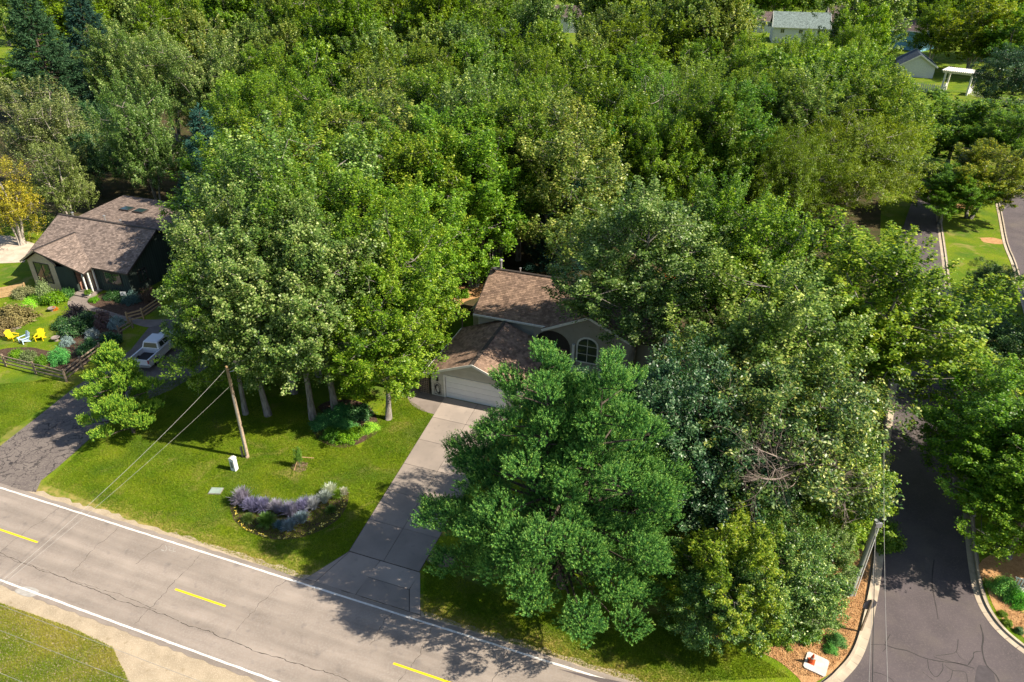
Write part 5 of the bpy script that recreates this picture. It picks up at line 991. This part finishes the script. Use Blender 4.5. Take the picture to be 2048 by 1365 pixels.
# island bed shrubs and others, each a plant of its own
def shrub(lab, px, h, r, kind='shrub', tint=(1, 1, 1), name='shrub'): plant(kind, name, lab, 'plant', tuple(at(*px)), h, r, tint=tint)
for a in (('dark juniper at the left of the round bed under the maples', (648, 850), .9, 1.2, 'shrub_fine', (.8, 1, 1.2)), ('dark juniper at the back of the round bed', (682, 832), 1.0, 1.5, 'shrub_fine', (.7, .95, 1.1)), ('dark shrub at the back right of the round bed', (722, 832), .9, 1.2, 'shrub_dark', (.9, 1.2, 1)),
    ('blue-green low shrub in the middle of the round bed', (690, 856), .7, 1.1, 'shrub_fine', (1, 1.2, 1.3)), ('mid green shrub at the lower left of the round bed', (664, 874), .75, .9, 'shrub', (.7, 1, .8)), ('bright green leafy shrub at the front of the round bed', (694, 878), .7, 1.0, 'shrub', (1.2, 1.35, .6)), ('bright green shrub right of the front one in the round bed', (712, 868), .6, .7, 'shrub', (1.3, 1.35, .6)),
    ('smooth lime-green dome shrub at the right of the round bed', (741, 860), .7, .8, 'shrub_fine', (3.0, 2.3, .8)),
    # corner bed
    ('pair-forming small dark evergreen bush, upper one, above the traffic cone', (1672, 1286), .7, .62, 'shrub_fine', (1, 1, 1)), ('small round evergreen bush, lower one, above the traffic cone', (1661, 1302), .45, .45, 'shrub_fine', (1.1, 1.3, .9)), ('wide green shrub at the end of the stop sign shadow', (1612, 1262), .8, 1.1, 'shrub', (.9, 1.0, .8)),
    ('shrub at the lower left of the corner mulch bed', (1560, 1280), .7, .8, 'shrub', (1, 1, .7)), ('low dark shrub where the lawn meets the corner bed', (1503, 1285), .8, .9, 'shrub_dark', (1.2, 1.3, .8)), ('tiny green tuft on the mulch beside the sign shadow', (1672, 1252), .25, .3, 'shrub', (1, 1, .7)),
    ('grey-green twiggy shrub below the utility pole foot', (1640, 1215), 1.2, 1.1, 'shrub_fine', (1.5, 1.4, 1.3)), ('tall bush left of the grey-green twiggy shrub', (1585, 1205), 2.2, 1.6, 'shrub', (1, 1.05, .7)), ('leafy bush at the bottom of the corner thicket', (1530, 1235), 2.6, 2.0, 'shrub', (1.1, 1.05, .7)), ('bush on the shaded lawn side of the corner thicket', (1470, 1210), 2.6, 2.0, 'shrub_dark', (1.5, 1.6, .9)),
    ('hanging leafy bush over the kerb right of the utility pole', (1762, 1085), 1.8, 1.3, 'shrub', (1.0, 1.0, .8)),
    # east bed
    ('silvery shrub left of the white bench', (2003, 1182), 1.1, .95, 'shrub_fine', (1.5, 1.5, 1.2)), ('round bright green shrub in front of the white bench', (2034, 1205), .95, .75, 'shrub_fine', (1.2, 1.7, .6)), ('smallest tuft nearest the kerb in the east mulch bed', (2004, 1230), .25, .3, 'shrub', (1.1, 1, .7)), ('second tuft in the east mulch bed', (2013, 1247), .3, .32, 'shrub', (1.1, 1, .7)), ('third tuft low in the east mulch bed', (2038, 1264), .3, .3, 'shrub_dark', (1, 1.2, .8)),
    ('feathery bush beside the round tree on the lawn island', (1965, 625), 2.6, 2.6, 'shrub_fine', (1.6, 1.5, 1.1)), ('bush at the lawn island below the feathery one', (1990, 665), 2.2, 2.2, 'shrub', (.8, .9, .6)), ('low bush on the mulch left of the beige house', (925, 592), .8, .9, 'shrub', (1, 1.2, .6)),
    # left garden
    ('tall pale-leaved shrub against the tan bay', (93, 600), 2.4, .9, 'shrub_plain', (.30, .40, .16)), ('lime green ball shrub left of the bay window', (60, 612), .9, .95, 'shrub_fine', (3, 2.6, .7)), ('leafy green shrub under the bay window', (108, 606), 1.3, 1.4, 'shrub', (1.2, 1.3, .6)), ('green shrub left of the tall pale one', (78, 602), 1.0, 1.0, 'shrub', (1, 1.2, .7)),
    ('dark green shrub beside the entry steps', (136, 592), .8, .9, 'shrub_dark', (1, 1.4, .9)), ('brownish ornamental bush at the left edge above the chairs', (28, 640), 1.6, 2.2, 'shrub_plain', (.26, .22, .08)), ('brownish ornamental bush at the left edge, lower one', (-5, 662), 1.4, 1.8, 'shrub_plain', (.24, .19, .08)), ('pale bush behind the wooden planter', (48, 592), 1.1, 1.3, 'shrub_plain', (.28, .30, .13)),
    ('dark purple-leaved bush left of the entry path', (156, 640), 1.7, 1.5, 'shrub_plain', (.05, .045, .05)), ('dark bush right of the purple one', (180, 652), 1.5, 1.4, 'shrub_dark', (.7, .8, .8)), ('pinkish smoke bush by the entry path', (207, 648), 1.5, 1.2, 'shrub_plain', (.22, .14, .13)), ('white-flowered hydrangea by the rail fence', (236, 652), 1.1, .9, 'shrub_plain', (.32, .42, .42)),
    ('small white-flowered shrub right of the yellow chair', (136, 688), .8, .7, 'shrub_plain', (.3, .42, .42)), ('white-flowered shrub behind the small pine', (186, 674), .9, .8, 'shrub_plain', (.34, .42, .44)), ('dark green shrub in the middle of the garden shade', (150, 668), 1.5, 1.5, 'shrub_dark', (.7, .9, .8)), ('dark shrub left of the garden shade middle', (125, 655), 1.0, 1.1, 'shrub_dark', (.8, 1.0, .7)),
    ('teal shrub behind the rail fence corner', (122, 722), 1.5, 1.1, 'shrub_fine', (1.1, 1.6, 1.6)), ('green perennials left behind the rail fence', (36, 716), .9, .8, 'shrub', (1.3, 1.4, .7)), ('pale perennials behind the rail fence', (60, 720), 1.0, .9, 'shrub_plain', (.18, .24, .09)), ('slim shrub behind the middle of the rail fence', (86, 728), 1.0, .6, 'shrub', (1, 1.2, .7)),
    ('low fringe of shrub at the chairs', (180, 705), 1.3, 1.3, 'shrub_dark', (.8, 1.1, .9)), ('dark shrub between the pickup truck and the fence', (222, 690), 1.2, 1.3, 'shrub_dark', (.7, 1, .9)), ('bright small shrub on the walk edge', (188, 603), .5, .6, 'shrub', (1.1, 1.5, .6)), ('dark hedge shrub under the green house window', (225, 596), .7, 1.1, 'shrub_dark', (.7, .9, .7)), ('dark hedge shrub right under the green house window', (248, 600), .7, 1.0, 'shrub_dark', (.7, .9, .7)),
    ('teal hydrangea at the corner of the green house', (266, 605), 1.4, 1.0, 'shrub_plain', (.10, .19, .17)), ('brown twiggy bush beside the rail fence posts', (305, 600), 1.5, 1.1, 'shrub_plain', (.16, .10, .06)), ('orange flower clump by the bay', (110, 620), .4, .35, 'shrub_plain', (.7, .25, .02))): shrub(*a)
# garden chairs
mat('chair_yellow', (.80, .58, .01), .5, .3); mat('chair_blue', (.45, .58, .72), .5, .3)
def adirondack(label, px, rz, m):
    o = thing('garden_chair', label, 'chair', at(*px), R(rz), 'chairs on the garden lawn')
    st = MB(); bk = MB()
    for k in range(5):
        y = -.24 + k*.12; st.raw([(-.28, y-.05, .36), (.28, y-.05, .24), (.28, y+.05, .24), (-.28, y+.05, .36)] + [(-.28, y-.05, .38), (.28, y-.05, .26), (.28, y+.05, .26), (-.28, y+.05, .38)], [(3, 2, 1, 0), (4, 5, 6, 7), (0, 1, 5, 4), (1, 2, 6, 5), (2, 3, 7, 6), (3, 0, 4, 7)])
        zt = .98 + .06*(1-abs(k-2)); bk.raw([(.26, y-.05, .22), (.26, y+.05, .22), (.55, y*1.15+.055, zt), (.55, y*1.15-.055, zt)] + [(.285, y-.05, .22), (.285, y+.05, .22), (.575, y*1.15+.055, zt), (.575, y*1.15-.055, zt)], [(3, 2, 1, 0), (4, 5, 6, 7), (0, 1, 5, 4), (1, 2, 6, 5), (2, 3, 7, 6), (3, 0, 4, 7)])
    st.build('seat', m, o); bk.build('backrest', m, o)
    for s in (-1, 1):
        MB().box(-.42, .42, s*.36-.07, s*.36+.07, .54, .57).build('armrest', m, o); MB().box(-.36, -.27, s*.33-.02, s*.33+.02, 0, .54).build('leg', m, o)
        bar('leg', (.5, s*.31, 0), (-.25, s*.31, .36), .03, .12, m, o)
adirondack('yellow garden chair farthest left on the garden lawn', (28, 680), 165, 'chair_yellow'); adirondack('pale blue garden chair between the two yellow ones', (50, 685), 60, 'chair_blue'); adirondack('yellow garden chair right of the pale blue one', (82, 680), 100, 'chair_yellow')
def basin(label, px, r, z): o = thing('stone_basin', label, 'basin', at(*px)); MB().lathe([(r*.5, 0), (r*.4, z*.6), (r, z), (r*.9, z+.03), (r*.5, z-.04), (.02, z-.05)], 14).build('bowl', 'concrete_dark', o); return o
basin('grey bird bath basin right of the garden chairs', (113, 682), .42, .4); basin('grey bird bath basin by the orange flowers', (105, 622), .42, .35)
fr_ = thing('flat_rock', 'flat grey rock on the garden grass above the chairs', 'rock', at(27, 657)); MB().prism([(-.7, -.2), (-.2, -.4), (.5, -.25), (.7, .15), (.1, .35), (-.5, .25)], 0, .14).build('stone', 'concrete_dark', fr_)
fp = thing('flower_pot', 'white flower pot with green plant at the entry steps', 'pot', at(179, 593)); MB().lathe([(.16, 0), (.24, .4), (.2, .38), (.02, .34)], 12).build('pot', 'door_white', fp); o = link('plant', PROTO['shrub']['parts'][0][1], fp); o.scale = (.45, .45, .5); o.location = (0, 0, .35)
# wooden raised planter and rail fences
pb = thing('raised_planter', 'light wooden raised planter box at the left edge', 'planter', at(18, 590), R(30))
for a, b in (((-1.9, -.6), (1.6, -.6)), ((-1.9, .6), (1.6, .6)), ((1.6, -.6), (1.6, .6))):
    for z in (.18, .42, .66): bar('plank', (a[0], a[1], z), (b[0], b[1], z), .06, .22, 'wood_new', pb)
for x, y in ((-1.9, -.6), (1.62, -.62), (1.62, .62)): MB().box(x-.07, x+.07, y-.07, y+.07, 0, .85).build('corner_post', 'wood_new', pb)
rails_fence('rail_fence', 'three-rail weathered wooden fence round the bottom of the left garden', 'fence', [at(-70, 715), at(12, 733), at(134, 764), at(166, 738), at(204, 710)], 1.25, 'wood_grey', (.35, .75, 1.12), 3.6, .06, .12, .14)
rails_fence('rail_fence', 'short wooden rail fence section beside the entry path near the truck', 'fence', [at(258, 648), at(288, 640), at(322, 616)], 1.3, 'wood_new', (.4, .8, 1.15), 2.4, .06, .12, .14)
rails_fence('rail_fence', 'short wooden rail fence section below the entry path', 'fence', [at(240, 672), at(266, 656)], 1.1, 'wood_grey', (.4, .8), 2.4, .06, .12, .14)
ps = thing('yard_sign', 'small white yard sign in the bed before the green house', 'sign', at(252, 606)); MB().box(-.02, .02, -.02, .02, 0, .9).build('stake', 'metal', ps); MB().box(-.3, .3, -.04, -.02, .9, 1.35).build('panel', 'door_white', ps)
for q, z in ((-.15, 1.22), (0., 1.12), (.1, 1.02)): MB().box(-.2, .1+q*.3, -.045, -.041, z-.02, z+.02).build('print', 'black', ps)
gp_ = thing('garden_lamp', 'short white-capped garden lamp post left of the beige house', 'lamp', at(925, 655)); MB().box(-.06, .06, -.06, .06, 0, 1.1).build('post', 'wood_grey', gp_); MB().lathe([(.1, 1.1), (.16, 1.35), (.02, 1.45)], 8).build('lamp_head', 'trim_white', gp_)
# stop sign seen from behind
ss = thing('stop_sign', 'octagonal stop sign seen from the back on a wooden post at the kerb', 'sign', at(1721, 1264), R(12))
MB().box(-.05, .05, -.05, .05, 0, 2.75).build('post', 'wood_grey', ss)
oc = [(.42*cos(pi/8+k*pi/4), 2.3+.42*sin(pi/8+k*pi/4)) for k in range(8)]
pl = MB().prism(oc, -.085, -.055, 'y').build('plate', mat('sign_back', (.12, .11, .12), .5, .4, metal=.3), ss)
MB().prism([(a*.985, 2.3+(b-2.3)*.985) for a, b in oc], -.091, -.0855, 'y').build('face', mat('sign_red', (.5, .02, .02), .5, .4), pl)
cu = bpy.data.curves.new('lettering', 'FONT'); cu.body = 'STOP'; cu.size = .3; cu.align_x = 'CENTER'; cu.align_y = 'CENTER'; cu.extrude = .002; cu.materials.append(MATS['paint_white'])
_t = bpy.data.objects.new('lettering_curve', cu); _m = bpy.data.meshes.new_from_object(_t); bpy.data.objects.remove(_t); tx = bpy.data.objects.new('lettering', _m); col.objects.link(tx); tx.parent = pl; tx.location = (0, -.094, 2.3); tx.rotation_euler = (pi/2, 0, 0)
ss.rotation_euler = (0, 0, R(186))
# traffic cone on a concrete lid
cl = thing('concrete_lid', 'pale square concrete vault lid in the corner mulch bed', 'slab', at(1632, 1330), R(-32)); MB().prism([(-.6, -.5), (-.5, -.6), (.5, -.6), (.6, -.5), (.6, .5), (.5, .6), (-.5, .6), (-.6, .5)], 0, .1).build('lid', mat('concrete_pale', (.62, .57, .5), .85, .2, (.5, .45, .4), 3, bump=.3), cl)
cn = thing('traffic_cone', 'orange traffic cone leaning on the concrete lid', 'cone', at(1622, 1326) + Vector((0, 0, .12)), R(-30)); mat('cone_orange', (.62, .09, .012), .6, .3, (.5, .07, .02), 6)
MB().box(-.19, .19, -.19, .19, -.01, .03).build('base', 'cone_orange', cn); MB().lathe([(.15, .03), (.12, .25), (.09, .4), (.035, .7), (.02, .7)], 14).build('body', 'cone_orange', cn); MB().lathe([(.106, .34), (.083, .47), (.08, .47), (.1, .34)], 14).build('band', 'paint_faint', cn); cn.rotation_euler[0] = R(6)
# bench at the right edge
bn = thing('garden_bench', 'white slatted garden bench cut by the right edge', 'bench', at(2050, 1192), R(-25))
for k in range(4): MB().box(-.75, .75, -.25+k*.13, -.15+k*.13, .42, .45).build('seat_slat', 'trim_white', bn)
for k in range(9): MB().box(-.72+k*.17, -.62+k*.17, .27, .3, .45, .95).build('back_slat', 'trim_white', bn)
MB().box(-.78, .78, .26, .31, .95, 1.03).build('top_rail', 'trim_white', bn)
for x in (-.72, .72):
    for y in (-.22, .27): MB().box(x-.04, x+.04, y-.04, y+.04, 0, .42).build('leg', 'trim_white', bn)
# ------------------------------------------------------------------ pickup truck
mat('car_white', (.62, .63, .66), .25, .6, (.6, .61, .64), 1); mat('tyre', (.02, .02, .02), .85, .2); mat('rubber', (.03, .03, .032), .7, .3); mat('lamp_red', (.35, .01, .01), .3, .6)
tk = thing('pickup_truck', 'white four-door pickup truck parked under the maples, its bed towards the small pine', 'pickup truck', (-33.9, 59.0, 0), R(82))
def arch(cx, r=.46, z=.42): return [(cx + r*cos(pi - k*pi/8), z + r*sin(pi - k*pi/8)) for k in range(9)]
for s in (-1, 1):
    side = [(-2.9, .45)] + arch(-1.8) + arch(1.85) + [(2.85, .5), (2.9, .95), (2.75, 1.08), (1.35, 1.18), (-2.88, 1.22)]
    MB().prism([(a, b) for a, b in side], s*.98, s*.84, 'y').build('side_panel', 'car_white', tk)
b_ = MB(); b_.box(-.95, 1.4, -.84, .84, .4, 1.2); b_.prism([(1.4, .5), (2.85, .5), (2.88, .95), (2.7, 1.1), (1.4, 1.2)], -.84, .84, 'y'); b_.box(-2.86, -.95, -.84, .84, .5, .72); b_.build('body', 'car_white', tk)
MB().box(-2.93, -2.87, -.83, .83, .62, 1.2).build('tailgate', 'car_white', tk); MB().box(-2.86, -.96, -.8, .8, .721, .75).build('bed_liner', 'rubber', tk)
MB().box(-3.0, -2.9, -.95, .95, .42, .58).build('bumper', 'metal', tk); MB().box(2.88, 3.0, -.95, .95, .42, .62).build('bumper', 'metal', tk)
ck = MB(); A = [(-.95, .9), (-.8, .74), (.95, .74), (1.55, .86)]; Vb = [(-.98, -.9, 1.19), (1.6, -.9, 1.19), (1.6, .9, 1.19), (-.98, .9, 1.19), (-.78, -.72, 1.86), (.75, -.72, 1.88), (.75, .72, 1.88), (-.78, .72, 1.86)]
cab = ck.raw(Vb, [(3, 2, 1, 0), (4, 5, 6, 7), (0, 1, 5, 4), (1, 2, 6, 5), (2, 3, 7, 6), (3, 0, 4, 7)]).build('cab', 'car_white', tk)
bm = cab.modifiers.new('b', 'BEVEL'); bm.width = .07; bm.segments = 3
def onface(i, j, k, l, a, b, c, d, off=.012):
    P = [Vector(Vb[q]) for q in (i, j, k, l)]; n = (P[1]-P[0]).cross(P[3]-P[0]).normalized()
    f = lambda u, v: P[0].lerp(P[1], u).lerp(P[3].lerp(P[2], u), v) + n*off
    return [f(a, c), f(b, c), f(b, d), f(a, d)]
for args in ((0, 1, 5, 4, .12, .40, .18, .84), (0, 1, 5, 4, .44, .78, .18, .84), (2, 3, 7, 6, .22, .56, .18, .84), (2, 3, 7, 6, .6, .88, .18, .84), (3, 0, 4, 7, .1, .9, .2, .84), (1, 2, 6, 5, .08, .92, .12, .9)):
    q = onface(*args); MB().raw(q + [p*1.0 - Vector((0, 0, .005)) for p in q], [(0, 1, 2, 3), (7, 6, 5, 4)]).build('window', 'glass', tk)
for x in (-1.8, 1.85):
    for s in (-1, 1):
        wh = MB(); k = 16; wh.raw([(x+.4*cos(2*pi*j/k), s*y, .4+.4*sin(2*pi*j/k)) for y in (.74, .97) for j in range(k)], [(j, (j+1) % k, k+(j+1) % k, k+j) for j in range(k)] + [tuple(range(k)), tuple(range(k, 2*k))]); wo_ = wh.build('wheel', 'tyre', tk)
        rm = MB(); rm.raw([(x+.24*cos(2*pi*j/k), s*.985, .4+.24*sin(2*pi*j/k)) for j in range(k)], [tuple(range(k))]); rm.build('rim', 'metal', wo_)
for s in (-1, 1): MB().box(-2.92, -2.86, s*.9-.07, s*.9+.07, .8, 1.15).build('tail_light', 'lamp_red', tk); MB().box(2.86, 2.93, s*.78-.13, s*.78+.13, .78, .98).build('headlight', 'glass', tk); MB().box(1.0, 1.15, s*1.1-.12, s*1.1+.12, 1.15, 1.35).build('mirror', 'car_white', tk)
print('objects', len(bpy.data.objects), 'tris', sum(len(m.polygons) for m in bpy.data.meshes))
